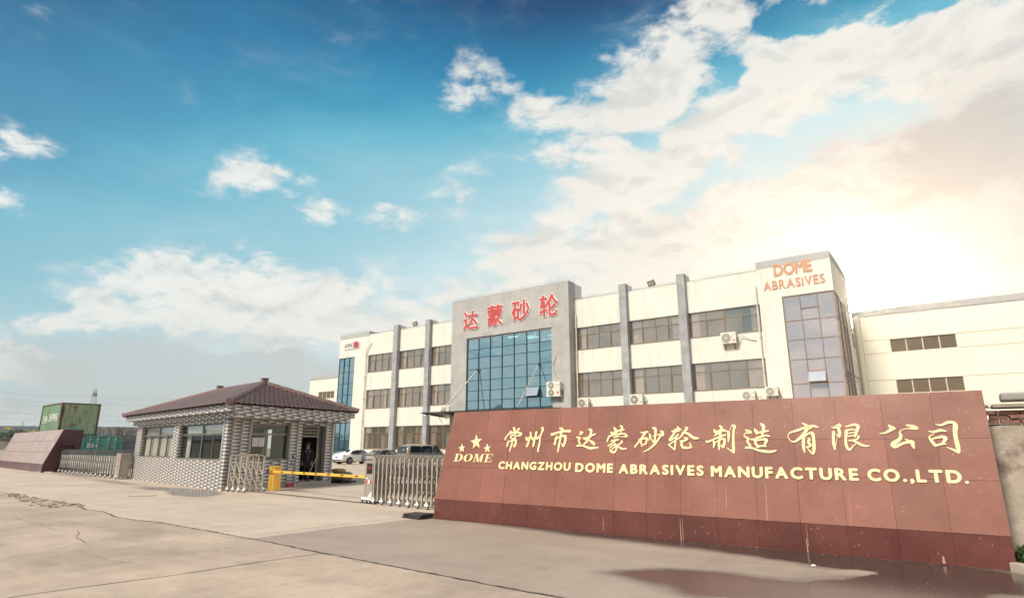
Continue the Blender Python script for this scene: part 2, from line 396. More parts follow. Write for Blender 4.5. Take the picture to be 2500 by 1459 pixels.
g = MB(); g.quad((-715, -715, -.05), (715, -715, -.05), (715, 715, -.05), (-715, 715, -.05))
ground = g.build('ground', m_earth, kind='structure')
c = MB(); c.quad((-70, -12, -.044), (25, -12, -.044), (25, 48, -.044), (-70, 48, -.044)); joint_bed = c.build('joint_bed', M('joint_dirt', (.035, .03, .026), .95, var=.3, scale=4), None, fixn=False)

J1 = [(-70, 8.3), (-48, 8.35), (-31.75, 8.2), (-29.55, 8.04), (-26.4, 7.75), (-24.5, 7.78), (-21.47, 7.51), (-19.92, 7.2), (-19.02, 7.27), (-17.31, 6.92), (-16.62, 6.83), (-15.63, 7.04), (-15.31, 7.06), (-14.76, 7.08), (-14.23, 6.99),
      (-13.73, 6.98), (-12.96, 6.98), (-12.24, 6.93), (-11.58, 6.89), (-11.1, 6.87), (-10.81, 6.88), (-10.33, 6.83), (-9.21, 6.72), (-8.72, 6.69), (-7.93, 6.67), (-7.08, 6.6), (-6.49, 6.57), (-5.77, 6.54), (-5.04, 6.47), (-4.6, 6.5), (-4.03, 6.45), (-3.2, 6.42), (-1, 6.3), (6, 6.2), (25, 6.0)]


def jag(pts, step=.35, amp=.02):
    out = [pts[0]]
    for a, b in zip(pts, pts[1:]):
        d = math.dist(a, b); n = max(1, min(30, int(d / step)))
        for k in range(1, n + 1):
            t = k / n; p = (a[0] + (b[0] - a[0]) * t, a[1] + (b[1] - a[1]) * t)
            out.append((p[0] + random.uniform(-amp, amp), p[1] + random.uniform(-amp, amp)) if k < n else p)
    return out


J1 = jag(J1)
def cut(x0, x1): return [p for p in J1 if x0 < p[0] < x1]
def yat(x):
    for a, b in zip(J1, J1[1:]):
        if a[0] <= x <= b[0]: return a[1] + (b[1] - a[1]) * (x - a[0]) / (b[0] - a[0] + 1e-9)
    return 6.5


SOY = lambda x: 11.33 + (x + 10.6) * .0154
fore = bpy.data.objects.new('pavement', None); COL.objects.link(fore); fore['kind'] = 'structure'; joint_bed.parent = fore


def slab(poly, mat_, gap=.016, label=None):
    """one cast slab: the polygon shrunk by half a joint, 12 cm thick, top at z = 0"""
    me = bpy.data.meshes.new('concrete_slab'); bm = bmesh.new()
    poly = [p for i, p in enumerate(poly) if math.dist(p, poly[i - 1]) > 1e-4]; n = len(poly)
    area = sum(poly[i - 1][0] * poly[i][1] - poly[i][0] * poly[i - 1][1] for i in range(n)); sg_ = 1 if area > 0 else -1; ins = []
    for i in range(n):
        a, p, b_ = poly[i - 1], poly[i], poly[(i + 1) % n]
        n1 = (-(p[1] - a[1]), p[0] - a[0]); n2 = (-(b_[1] - p[1]), b_[0] - p[0]); l1, l2 = math.hypot(*n1), math.hypot(*n2)
        nx, ny = n1[0] / l1 + n2[0] / l2, n1[1] / l1 + n2[1] / l2; l = max(.6, (nx * nx + ny * ny) / 2); g_ = gap * random.uniform(.45, 1.5)
        ins.append((p[0] + sg_ * nx * g_ / l, p[1] + sg_ * ny * g_ / l))
    f = bm.faces.new([bm.verts.new((x, y, 0)) for x, y in ins]); bm.normal_update()
    if f.normal.z < 0: f.normal_flip()
    ed = [e for e in bm.edges if e.is_boundary]
    r = bmesh.ops.extrude_edge_only(bm, edges=ed)
    for v_ in [q for q in r['geom'] if isinstance(q, bmesh.types.BMVert)]: v_.co.z = -.045
    bmesh.ops.triangulate(bm, faces=[q for q in bm.faces if len(q.verts) > 4])
    bmesh.ops.recalc_face_normals(bm, faces=bm.faces)
    for q in bm.faces:
        if abs(q.normal.z) > .9 and q.normal.z < 0: q.normal_flip()
    bm.to_mesh(me); bm.free(); me.materials.append(mat_)
    o = bpy.data.objects.new('concrete_slab', me); COL.objects.link(o); o.parent = fore
    if label: o['label'] = label
    return o


jd = lambda *p: jag(list(p), .4, .012)
# road strip in front (y below J1): joints across at x = -20.2, -15.2, -8.9, -3
V1 = jd((-20.16, 5.35), (-20.24, 5.82), (-20.21, 6.41), (-19.92, 7.2)); V1 = [(-20.3, -12)] + V1
V2 = [(-15.6, -12)] + jd((-15.49, 4.18), (-15.37, 5.16), (-15.36, 5.58), (-15.04, yat(-15.04)))
V3 = [(-9.5, -12)] + jd((-9.18, 2.66), (-9.14, 3.1), (-8.9, 4.48), (-8.86, 5.52), (-8.72, 6.69))
V4 = [(-2.6, -12), (-2.7, yat(-2.7))]
slab([(-70, -12), V1[0]] + V1[1:] + cut(-69, -19.95)[::-1] + [(-70, 8.3)], m_conc2, .016)
slab(V1[::-1] + V2 + cut(-19.9, -15.1)[::-1], m_conc2, .016)
slab(V2[::-1] + V3 + cut(-15.0, -8.8)[::-1], m_conc2, .016)
slab(V3[::-1] + V4 + cut(-8.7, -2.75)[::-1], m_conc2, .016)
slab([V4[1], V4[0], (25, -12), (25, 6.0)] + cut(-2.6, 24)[::-1], m_conc2, .016)
# entrance apron and yard (y above J1)
V5 = [(-11.14, yat(-11.14))] + jd((-11.16, 6.95), (-11.12, 7.75), (-11.14, 9.01), (-10.98, 9.91), (-10.97, 11.2))[1:] + [(-10.9, 12.5), (-10.9, 48)]
slab(cut(-70, -14.66) + [(-14.66, yat(-14.66))] + jd((-14.66, 7.3), (-14.6, 8.33), (-14.43, 9.89), (-14.02, 11.31), (-14.0, 48)) + [(-70, 48)], m_conc, .004)
slab([(-14.64, yat(-14.64))] + cut(-14.6, -11.2) + V5 + [(-14.0, 48)] + jd((-14.66, 7.3), (-14.6, 8.33), (-14.43, 9.89), (-14.02, 11.31), (-14.0, 48))[-2::-1], m_conc, .004)
slab(V5[::-1] + cut(-11.1, 25) + [(25, 6.0), (25, 48)], m_conc3, .010, label='darker brownish grey slab in front of the big sign wall')

m_crack = M('crack_dirt', (.075, .06, .05), .95, var=.3, scale=9)
m_crackl = M('crack_faint', (.20, .16, .13), .95, var=.3, scale=9)


def crack(pts, w, mat_=m_crack, z=.002):
    pts = jag(pts, .12, .018); c = MB(); L = []; Rr = []
    for i, p in enumerate(pts):
        a = pts[max(0, i - 1)]; b = pts[min(len(pts) - 1, i + 1)]; dx, dy = b[0] - a[0], b[1] - a[1]; l = math.hypot(dx, dy) or 1
        ww = w * random.uniform(.35, 1.2) * (.3 + .7 * min(1, min(i, len(pts) - 1 - i) / 3))
        L.append((p[0] - dy / l * ww, p[1] + dx / l * ww, z)); Rr.append((p[0] + dy / l * ww, p[1] - dx / l * ww, z))
    n = len(pts); c.add(L + Rr, [(i, i + 1, n + i + 1, n + i) for i in range(n - 1)])
    o = c.build('crack', mat_, fore, kind='stuff'); return o


crack([p for p in J1 if -29 < p[0] < 8][::2], .030, M('joint_filler', (.05, .042, .036), .95, var=.3, scale=7)); crack([(-8.72, 6.69), (-8.86, 5.52), (-8.9, 4.48), (-9.14, 3.1), (-9.18, 2.4)], .014)
for yy in (11.0, 24.5): crack([(-69, yy + .1), (-45, yy), (-30, yy + .05), (-14.7, yy)], .010, m_crackl)
crack([(-19.75, 5.5), (-18.81, 5.36), (-17.8, 5.29), (-17.11, 5.3), (-15.65, 5.12)], .012, m_crackl)
crack([(-15.16, 5.38), (-14.6, 5.22), (-14.22, 5.03), (-13.02, 4.8)], .011)
crack([(-12.55, 4.52), (-11.83, 4.38), (-11.18, 4.35), (-10.78, 4.35), (-10.16, 4.45), (-9.67, 4.47)], .007, m_crackl)
crack([(-8.9, 6.62), (-8.4, 6.78), (-7.6, 6.52)], .008)
# broken edge with rubble at the far left joint, patched seam at the apron
rb = MB()
for k in range(90):
    t = random.random(); x = -28.6 + 7.4 * t; y = 7.9 - 1.0 * t * random.random() + random.uniform(-.35, .12) - .15 * math.sin(t * 3)
    r_ = random.uniform(.02, .075); rb.box(x - r_ * 1.6, x + r_ * 1.4, y - r_, y + r_, .0, .012 + r_ * .35)
rb.build('broken_concrete', M('rubble', (.38, .31, .255), .95, var=.3, scale=3), fore, kind='stuff')
ps = MB(); ps.add([(x, y, .003) for x, y in [(-27.9, 8.02), (-26.0, 7.32), (-24.4, 7.02), (-22.6, 6.98), (-21.3, 7.45), (-23.0, 7.7), (-24.5, 7.80), (-26.2, 7.74)]], [tuple(range(8))])
ps.build('broken_patch', M('patch', (.35, .285, .23), .95, var=.35, scale=2.2, bump=.6, bscale=14), fore)

gr_ = MB(); rg = random.Random(21)
for k in range(900):
    x = rg.uniform(-16, 2); y = rg.uniform(2.8, 11) if k % 3 else SOY(x) - abs(rg.gauss(0, .12)); q = rg.uniform(.004, .013); a = rg.random() * 3
    gr_.add([(x + q * math.cos(a + t) * rg.uniform(.6, 1.4), y + q * math.sin(a + t) * rg.uniform(.6, 1.4), .006 if t else .009) for t in (0, 1.6, 3.1, 4.7)], [(0, 1, 2, 3)])
gr_.build('grit', M('grit_mixed', (.22, .17, .13), .9, var=.9, scale=9), fore, kind='stuff', fixn=False)
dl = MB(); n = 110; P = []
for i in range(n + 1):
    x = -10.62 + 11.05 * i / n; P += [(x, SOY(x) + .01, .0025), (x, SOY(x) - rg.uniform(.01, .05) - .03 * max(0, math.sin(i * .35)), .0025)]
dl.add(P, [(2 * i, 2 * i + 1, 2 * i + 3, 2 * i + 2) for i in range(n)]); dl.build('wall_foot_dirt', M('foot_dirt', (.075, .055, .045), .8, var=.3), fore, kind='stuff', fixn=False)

# manhole cover and gate track
mh = thing('manhole_cover', (-23.9, 10.35, 0), 'pale round manhole cover in the concrete before the gatehouse', 'manhole cover')
c = MB(); c.tube([(-23.9, 10.35, -.03), (-23.9, 10.35, .006)], .42, 28); c.build('rim', M('manhole_rim', (.20, .16, .13), .8), mh)
c = MB(); c.tube([(-23.9, 10.35, -.03), (-23.9, 10.35, .011)], .37, 28); c.build('lid', M('manhole_lid', (.44, .36, .29), .7, var=.15), mh)
c = MB(); c.bar((-23.3, 13.93, .004), (-14.6, 13.05, .004), .09, .012); c.bar((-23.3, 13.87, .014), (-14.6, 12.99, .014), .02, .016)
tag(c.build('gate_track', M('track_steel', (.055, .055, .07), .45, metal=.5)), 'thin dark steel rail across the gateway from the gatehouse corner', 'rail')

# ---------------------------------------------------------------- granite sign walls
def granite(name, col, rough=.25, fleck=.5, var=.1, streak=.25, dirt=None):
    m = M(name, col, rough, var=var, scale=1.1, streak=streak, dirt=dirt or tuple(q * .72 for q in col), sstretch=.25, spec=.6, each=.34)
    nt = m.node_tree; b = nt.nodes['Principled BSDF']; pos = nt.nodes.new('ShaderNodeNewGeometry').outputs['Position']
    src = b.inputs['Base Color'].links[0].from_socket
    v = nt.nodes.new('ShaderNodeTexVoronoi'); v.inputs['Scale'].default_value = 13; nt.links.new(mapping(nt, pos, (1, 1, .6), rot=(0, .5, 0)), v.inputs['Vector'])
    k = noise(nt, pos, 2.2, 3, .6); k2 = noise(nt, mapping(nt, pos, (1, 1, 1), (3, 3, 3)), 26, 3, .6)
    spots = V(nt, v.outputs['Distance']).ss(.17, .08) * k.ss(.42, .58)
    c = mixc(nt, spots * fleck, src, tuple(min(1, q * 1.5 + .16) for q in col))
    c = mixc(nt, k2.ss(.60, .72) * .25, c, tuple(min(1, q * 1.25 + .04) for q in col))
    # grain of the stone
    c = mixc(nt, noise(nt, pos, 130, 2, .5).ss(.5, .7) * .35, c, tuple(q * .6 for q in col))
    nt.links.new(c, b.inputs['Base Color'])
    return m


m_gr = granite('red_granite', (.265, .103, .072), .3, dirt=(.235, .10, .09), streak=.5)
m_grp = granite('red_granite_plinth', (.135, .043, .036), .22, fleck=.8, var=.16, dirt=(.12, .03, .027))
m_grl = granite('dusty_granite', (.37, .285, .265), .5, fleck=.1, var=.08, dirt=(.27, .19, .18))
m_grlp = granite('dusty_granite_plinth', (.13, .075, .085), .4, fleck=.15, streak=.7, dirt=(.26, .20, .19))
m_grs = granite('dark_red_granite', (.075, .022, .028), .3, fleck=.05, streak=.1)
m_joint = M('joint_dark', (.10, .04, .035), .9)

SO = Vector((-10.6, 11.33, .46)); SE = Vector((11.02, .17, 0)).normalized(); SU = Vector((-SE.y * .40, SE.x * .40, 2.09)).normalized(); SN = SE.cross(SU)
SW, SL = 11.045, 2.142


def SP(s, t, h=0): return SO + SE * s + SU * t + SN * h


sw = thing('sign_wall', (-5.1, 11.6, 0), 'long red granite sign wall with gilt company name, leaning face', 'sign wall')
back = 1.35                                                        # thickness at the foot
pf = lambda y, z: SO + Vector((-SE.y, SE.x, 0)) * y + Vector((0, 0, z - .46))
prof = [(.03, -.02), (.03, .455), (.44, 2.52), (1.0, 2.52), (1.0, -.02)]
c = MB(); c.prism(prof, lambda y, z, h: pf(y, z) + SE * h, .22 + .0, SW - .03)
# left end is cut slightly slanting, as in the photograph
for i in range(5): c.v[i] = tuple(pf(*prof[i]) + SE * (.03 + .22 * max(0, prof[i][1] - .46) / 2.06))
c.build('core', m_grs, sw)
rows = [.0, .765, 1.395, SL]
ncol = 16; pw = SW / ncol
for r in range(3):
    for k in range(ncol):
        s0, s1 = k * pw + .0018, (k + 1) * pw - .0018; t0, t1 = rows[r] + .0022, rows[r + 1] - .0022
        lf = (lambda t: .25 * t / SL) if k == 0 else (lambda t: 0)
        hh = random.uniform(-.0035, .0035); c = MB()
        pts = [(s0 + lf(t0), t0), (s1, t0), (s1, t1), (s0 + lf(t1), t1)]
        dz = random.uniform(-.002, .002)
        c.add([SP(a, b, hh + (dz if i < 2 else -dz)) for i, (a, b) in enumerate(pts)] + [SP(a, b, -.03) for a, b in pts], [(0, 1, 2, 3), (0, 4, 5, 1), (1, 5, 6, 2), (2, 6, 7, 3), (3, 7, 4, 0)])
        c.build('granite_panel', m_gr, sw)
for k in range(ncol):
    s0, s1 = k * pw + .0018, (k + 1) * pw - .0018; o_ = random.uniform(-.003, .003); c = MB()
    B_ = lambda s, y, z: SO + SE * s + Vector((-SE.y, SE.x, 0)) * y + Vector((0, 0, z - .46))
    c.add([B_(s0, o_, -.02), B_(s1, o_, -.02), B_(s1, o_, .456), B_(s0, o_, .456), B_(s0, .04, -.02), B_(s1, .04, -.02), B_(s1, .04, .456), B_(s0, .04, .456)], [(0, 1, 2, 3), (0, 4, 5, 1), (1, 5, 6, 2), (2, 6, 7, 3), (3, 7, 4, 0)])
    c.build('plinth_panel', m_grp, sw)
# pale scratches and mortar runs along some joints
c = MB()
for s_, t0, t1, w_ in [(7.07, .15, .60, .006), (7.76, .0, .62, .006), (6.38, .12, .5, .004), (3.42, 1.5, 2.1, .005), (4.13, 1.45, 2.05, .004), (5.70, .1, .6, .003), (6.55, .55, .78, .004), (9.04, .02, .5, .003), (8.4, 1.2, 1.9, .003)]:
    c.add([SP(s_ - w_, t0, .005), SP(s_ + w_, t0, .005), SP(s_ + w_ * .6, t1, .005), SP(s_ - w_ * .6, t1, .005)], [(0, 1, 2, 3)])
for s_, z0, z1, w_ in [(6.20, .0, .40, .008), (6.24, .02, .42, .005), (4.6, .08, .33, .006), (8.35, .0, .22, .010), (8.37, .1, .44, .004), (10.2, .02, .12, .02)]:
    c.add([B_(s_ - w_, -.006, z0), B_(s_ + w_, -.006, z0), B_(s_ + w_ * .5, -.006, z1), B_(s_ - w_ * .5, -.006, z1)], [(0, 1, 2, 3)])
c.build('mortar_streaks', M('mortar', (.46, .27, .21), .8), sw, kind='stuff')


def strokes(sts, name, mat_, parent, hgt=.014):
    c = MB(); zoff = 0
    for st in sts:
        P = [(st[i] / 1000, st[i + 1] / 1000, st[i + 2] / 1000) for i in range(0, len(st), 3)]
        # Catmull-Rom through the points
        Q = []
        for i in range(len(P) - 1):
            p0 = P[max(0, i - 1)]; p1 = P[i]; p2 = P[i + 1]; p3 = P[min(len(P) - 1, i + 2)]
            for k in range(5):
                t = k / 5; q = [.5 * ((2 * b) + (-a + c_) * t + (2 * a - 5 * b + 4 * c_ - d) * t * t + (-a + 3 * b - 3 * c_ + d) * t ** 3) for a, b, c_, d in zip(p0, p1, p2, p3)]
                Q.append((q[0], q[1], max(.003, q[2])))
        Q.append(P[-1])
        zoff += .0004; top = hgt + zoff
        # swept chain of quads + round ends
        n = len(Q); L = []; Rr = []
        for i, (x, y, w_) in enumerate(Q):
            a = Q[max(0, i - 1)]; b = Q[min(n - 1, i + 1)]; dx, dy = b[0] - a[0], b[1] - a[1]; l = math.hypot(dx, dy) or 1
            L.append((x - dy / l * w_, y + dx / l * w_)); Rr.append((x + dy / l * w_, y - dx / l * w_))
        def cap(i, sgn):
            x, y, w_ = Q[i]; a = Q[max(0, i - 1)]; b = Q[min(n - 1, i + 1)]; an = math.atan2(b[1] - a[1], b[0] - a[0]) + (0 if sgn > 0 else math.pi)
            return [(x + w_ * .9 * math.cos(an + t), y + w_ * .9 * math.sin(an + t)) for t in (-1.0, -.4, .4, 1.0)]
        e0 = cap(0, -1); e1 = cap(n - 1, 1)
        F = [(i, n + i, n + i + 1, i + 1) for i in range(n - 1)]
        ring = [i for i in range(n)]; P3 = [SP(x, y, top) for x, y in L] + [SP(x, y, top) for x, y in Rr]
        b1 = len(P3); P3 += [SP(x, y, top) for x, y in e1]; b0 = len(P3); P3 += [SP(x, y, top) for x, y in e0]
        F.append((2 * n - 1, b1, b1 + 1, b1 + 2, b1 + 3, n - 1)); F.append((0, b0, b0 + 1, b0 + 2, b0 + 3, n))
        # skirt down to the stone
        loop = list(range(n, 2 * n)) + [b1, b1 + 1, b1 + 2, b1 + 3] + list(range(n - 1, -1, -1)) + [b0, b0 + 1, b0 + 2, b0 + 3]
        nb = len(P3); flat = [(*l_, 0) for l_ in L] + [(*l_, 0) for l_ in Rr] + [(*l_, 0) for l_ in e1] + [(*l_, 0) for l_ in e0]
        P3 += [SP(x, y, -.002) for x, y, _ in flat]
        for i in range(len(loop)):
            a, b = loop[i], loop[(i + 1) % len(loop)]; F.append((a, b, nb + b, nb + a))
        c.add(P3, F)
    return c.build(name, mat_, parent, fixn=False)


GLYPHS = [[[2181,1705,29,2210,1647,28,2210,1589,19],[2325,1679,28,2283,1628,19,2217,1589,13],[2099,1625,23,2084,1579,16],[1971,1431,18,1971,1464,21,2025,1539,16,2091,1579,23,2217,1594,26,2344,1587,26,2404,1552,28,2373,1523,19,2297,1519,10],[2099,1521,10,2119,1474,15,2151,1451,10],[2114,1515,16,2224,1537,18,2262,1513,18,2234,1462,18,2151,1451,15],[2066,1394,19,2052,1337,23,2040,1270,15],[2060,1383,13,2130,1394,15,2238,1427,26,2278,1393,28,2274,1313,28,2253,1259,15,2205,1308,8],[2193,1451,18,2177,1359,19,2150,1245,18,2131,1152,10]],[[2557,1488,13,2576,1436,28,2594,1403,12,2631,1492,8],[2661,1588,20,2682,1526,22,2653,1425,22,2607,1290,25,2582,1277,17],[2691,1503,7,2732,1447,25,2754,1424,10,2787,1491,6],[2823,1592,30,2812,1513,22,2786,1379,25,2775,1277,22],[2833,1502,7,2866,1446,22,2918,1523,7],[2980,1685,32,2992,1634,25,2956,1534,18,2940,1434,18,2938,1334,21,2921,1246,24,2917,1160,19]],[[3438,1677,14,3497,1654,33,3521,1604,26],[3230,1559,12,3251,1536,29,3352,1568,24,3477,1594,21,3603,1609,24,3691,1607,30,3722,1601,19],[3377,1502,19,3363,1442,21,3342,1322,26,3340,1302,12],[3345,1431,17,3425,1463,17,3524,1500,21,3601,1483,30,3608,1397,28,3579,1300,26,3562,1273,14,3499,1343,7],[3503,1594,26,3482,1539,26,3478,1441,21,3454,1289,23,3441,1147,12]],[[3958,1587,9,4015,1565,30,3980,1539,16,3944,1528,6],[3887,1475,12,3937,1459,25,3974,1448,21,3941,1400,18,3976,1336,18,3961,1299,16],[3911,1283,18,4022,1289,18,4120,1268,20,4229,1234,27,4346,1244,22,4430,1247,12],[4053,1458,9,4096,1436,28,4179,1457,29,4259,1504,20,4334,1534,17],[4161,1632,9,4228,1626,27,4232,1552,27,4202,1467,27,4148,1383,25,4086,1320,16,4052,1299,7],[4213,1391,13,4280,1361,31,4330,1314,22]],[[4776,1664,15,4813,1617,26,4827,1554,22],[4928,1698,20,4963,1666,24,4954,1615,15,4934,1553,9],[4712,1571,15,4736,1543,22,4820,1570,24,4909,1605,19,5010,1614,13],[4630,1378,17,4640,1411,17,4682,1484,20,4778,1508,15,4890,1528,15,5013,1531,17,5061,1498,23,5076,1475,19,5015,1470,9,4926,1471,6],[4775,1457,11,4825,1467,17,4897,1487,15],[4721,1380,13,4783,1395,19,4893,1412,17],[4839,1410,13,4807,1369,13,4741,1329,14,4661,1280,15],[4803,1329,13,4833,1288,24,4853,1227,21,4816,1156,21,4749,1156,17,4712,1181,15,4724,1206,9],[4700,1237,13,4754,1283,13,4799,1303,11],[4737,1181,11,4768,1227,11,4812,1257,11],[4963,1379,21,4970,1358,19,4921,1318,15,4861,1298,11],[4849,1298,15,4913,1257,19,4981,1222,19,5074,1222,14]],[[5387,1557,10,5438,1546,21,5513,1565,19,5539,1560,14],[5481,1536,23,5440,1486,19,5378,1407,21,5315,1327,17,5261,1259,15],[5347,1422,8,5368,1377,14],[5389,1397,14,5401,1327,16,5422,1269,10],[5388,1407,14,5484,1436,21,5521,1421,21,5506,1366,20,5502,1326,16,5444,1307,12],[5633,1649,10,5691,1623,29,5703,1563,24,5694,1464,20,5685,1375,18,5670,1341,10],[5605,1435,8,5643,1375,14,5675,1346,14],[5572,1520,14,5589,1475,20,5561,1384,8],[5621,1464,5,5714,1498,5],[5812,1581,10,5848,1551,26,5868,1484,16,5818,1512,14,5735,1493,10],[5849,1511,20,5788,1443,20,5717,1345,22,5624,1257,18,5542,1199,12,5437,1154,5]],[[6158,1662,10,6179,1615,26,6214,1595,22,6103,1569,26,6037,1568,10],[6123,1606,22,6083,1518,22,6033,1451,20,5993,1403,16],[5995,1395,16,6023,1388,14,6083,1431,14,6144,1469,16,6169,1503,18],[5978,1306,14,6034,1335,12,6134,1402,14,6203,1440,16,6263,1507,18,6313,1574,21,6353,1621,25,6315,1646,10],[6134,1460,16,6119,1382,16,6104,1210,16],[5983,1301,14,6034,1258,12,6099,1208,14],[6248,1541,8,6322,1535,19,6391,1505,23,6459,1447,25,6517,1427,23,6572,1427,15],[6292,1439,8,6342,1419,27,6341,1400,21,6263,1372,19,6203,1382,8],[6243,1363,19,6243,1296,23,6272,1250,23,6350,1242,21,6428,1251,17,6419,1286,15,6400,1343,6]],[[6884,1593,13,6907,1537,27,6988,1560,25,7062,1572,22,7093,1561,10],[6991,1654,20,7021,1622,22,7001,1560,22,6992,1473,22,6964,1350,22,6968,1264,20,6964,1200,7],[6723,1376,15,6754,1357,20,6861,1400,15,6973,1449,17,7094,1487,15],[6875,1468,6,6937,1499,12,6987,1523,10],[6860,1387,12,6877,1325,22,6863,1252,12],[6877,1325,7,6959,1387,10,7058,1411,24,7070,1349,24,7041,1252,17,7006,1301,7],[7092,1556,10,7147,1533,20,7150,1447,22,7137,1349,8],[7165,1533,5,7205,1644,5],[7223,1662,17,7265,1643,24,7244,1557,19,7232,1385,22,7232,1216,26,7239,1144,10],[7236,1156,17,7184,1191,12,7101,1246,5]],[[7459,1572,10,7516,1546,24,7562,1522,17,7468,1511,10,7431,1481,7,7442,1450,12,7504,1408,24,7485,1360,17,7523,1300,19,7533,1264,19],[7445,1240,14,7480,1250,21,7572,1238,16,7684,1199,21,7841,1174,23,7936,1186,17,7981,1202,6],[7617,1593,9,7644,1545,28,7665,1496,16],[7660,1514,16,7758,1531,18,7859,1550,14],[7726,1688,9,7776,1645,28,7777,1573,26,7757,1501,19,7742,1447,14],[7551,1401,14,7602,1397,16,7696,1436,18,7811,1465,17,7887,1450,8],[7613,1371,14,7633,1317,23,7665,1264,21],[7624,1371,14,7751,1394,19,7818,1384,28,7805,1340,21,7779,1287,16],[7653,1261,19,7722,1276,16,7805,1273,14]],[[8433,1681,7,8481,1648,22,8510,1607,29,8471,1515,27,8402,1435,24,8334,1378,20,8268,1350,13,8216,1379,7,8187,1443,6,8207,1495,9,8258,1524,16,8368,1557,20,8499,1607,17,8606,1623,20,8667,1604,15,8692,1595,5],[8517,1561,9,8583,1594,9],[8442,1412,24,8431,1332,24,8430,1241,22,8441,1160,7],[8455,1435,11,8533,1497,15,8585,1491,26,8598,1422,22,8598,1320,24,8589,1219,26,8568,1140,13,8511,1207,9,8464,1275,5],[8506,1412,9,8530,1391,20,8511,1343,20,8540,1286,20,8483,1255,8]],[[8898,1603,6,8937,1588,15,9021,1626,34,8997,1576,23,9010,1508,23,8996,1435,19,8968,1464,8,8950,1481,4],[8921,1515,23,8908,1431,21,8905,1319,23,8912,1220,13],[8918,1242,4,8944,1330,4,8966,1408,4],[9106,1598,5,9169,1614,15,9240,1635,19,9296,1609,25,9286,1560,23,9260,1494,21,9230,1433,16],[9117,1534,23,9102,1451,19,9089,1341,19,9096,1264,21,9130,1211,17,9183,1264,10,9237,1313,7],[9123,1540,15,9193,1552,13,9251,1549,8],[9127,1482,6,9197,1498,10,9247,1507,8],[9124,1434,10,9183,1450,10,9231,1450,8],[9288,1438,19,9269,1394,14,9204,1373,12,9145,1366,15],[9184,1368,12,9249,1338,19,9312,1296,20,9376,1274,16,9427,1280,8]],[[9742,1615,10,9774,1575,30,9818,1561,16,9750,1530,22,9672,1488,14,9595,1481,5],[9987,1610,10,10040,1598,20,10099,1575,23,10129,1551,14,10052,1552,12,9989,1553,7,9915,1533,5,9878,1494,10,9890,1443,22,9860,1380,26,9776,1319,30,9749,1285,22],[9753,1283,18,9792,1264,24,9888,1311,20,9971,1337,21,10024,1337,33,10035,1284,23,10043,1241,12],[9938,1390,6,9975,1366,14]],[[10375,1618,4,10450,1602,15,10540,1642,21,10611,1638,22,10629,1588,32,10610,1486,28,10608,1364,26,10614,1264,29,10613,1172,13,10562,1211,17,10469,1257,4],[10270,1510,5,10332,1495,17,10430,1520,21,10499,1503,8],[10337,1464,5,10290,1439,7,10267,1403,11,10295,1346,21,10329,1282,19],[10282,1380,9,10371,1405,15,10441,1417,21,10478,1396,24,10456,1355,21,10426,1314,15],[10328,1279,17,10399,1302,15,10475,1304,7]]]
for gl in GLYPHS: strokes(gl, 'gilt_character', m_gold, sw)


def glyph(ch, bold=0., font_ex=.0, depth=.0):
    """one character as a mesh (x right, y up), with its bounds"""
    cu = bpy.data.curves.new('letter', 'FONT'); cu.body = ch; cu.size = 1; cu.offset = bold; cu.extrude = font_ex; cu.resolution_u = 4
    o = bpy.data.objects.new('tmp', cu); COL.objects.link(o); bpy.context.view_layer.update()
    me = bpy.data.meshes.new_from_object(o.evaluated_get(bpy.context.evaluated_depsgraph_get())); bpy.data.objects.remove(o)
    xs = [v_.co.x for v_ in me.vertices] or [0]; ys = [v_.co.y for v_ in me.vertices] or [0]
    return me, min(xs), max(xs), min(ys), max(ys)


def fat(me, radius, h_of, place, mat_, parent, name, n=8):
    """a solid character: the glyph repeated on a small circle (each a hair higher than the last), so it grows evenly"""
    c = MB(); base = [tuple(v_.co) for v_ in me.vertices]; F = [list(p.vertices) for p in me.polygons]
    for k in range(n + 1):
        dx, dy = (0, 0) if k == n else (radius * math.cos(2 * math.pi * k / n), radius * math.sin(2 * math.pi * k / n))
        c.add([place(x, y, dx, dy, h_of(z) + (k * .0003 if z > 0 else 0)) for x, y, z in base], F)
    return c.build(name, mat_, parent, fixn=False)


def letters(text, P, u0, u1, v0, v1, mat_, parent, name='letter', bold=.02, h0=0., h1=.015, gapf=.14, shear=0., capline='H'):
    """word fitted into [u0,u1]x[v0,v1] of the surface P(u, v, h); each letter a mesh of its own"""
    G_ = [glyph(ch, 0, .5) for ch in text]; _, _, _, cy0, cy1 = glyph(capline, 0)
    ws = [g_[2] - g_[1] for g_ in G_]; tot = sum(ws) + gapf * (len(text) - 1) + 2 * bold * len(text); sx = (u1 - u0) / tot; sy = (v1 - v0) / (cy1 - cy0 + 2 * bold); x = u0
    for g_, w_ in zip(G_, ws):
        pl = lambda a, b, dx, dy, h, x=x, g0=g_[1]: P((a - g0 + bold + dx) * sx + x, v0 + (b - cy0 + bold + dy) * sy, h)
        fat(g_[0], bold, lambda z: h0 if z < 0 else h1, pl, mat_, parent, name, 8 if bold > 0 else 0); x += (w_ + gapf + 2 * bold) * sx


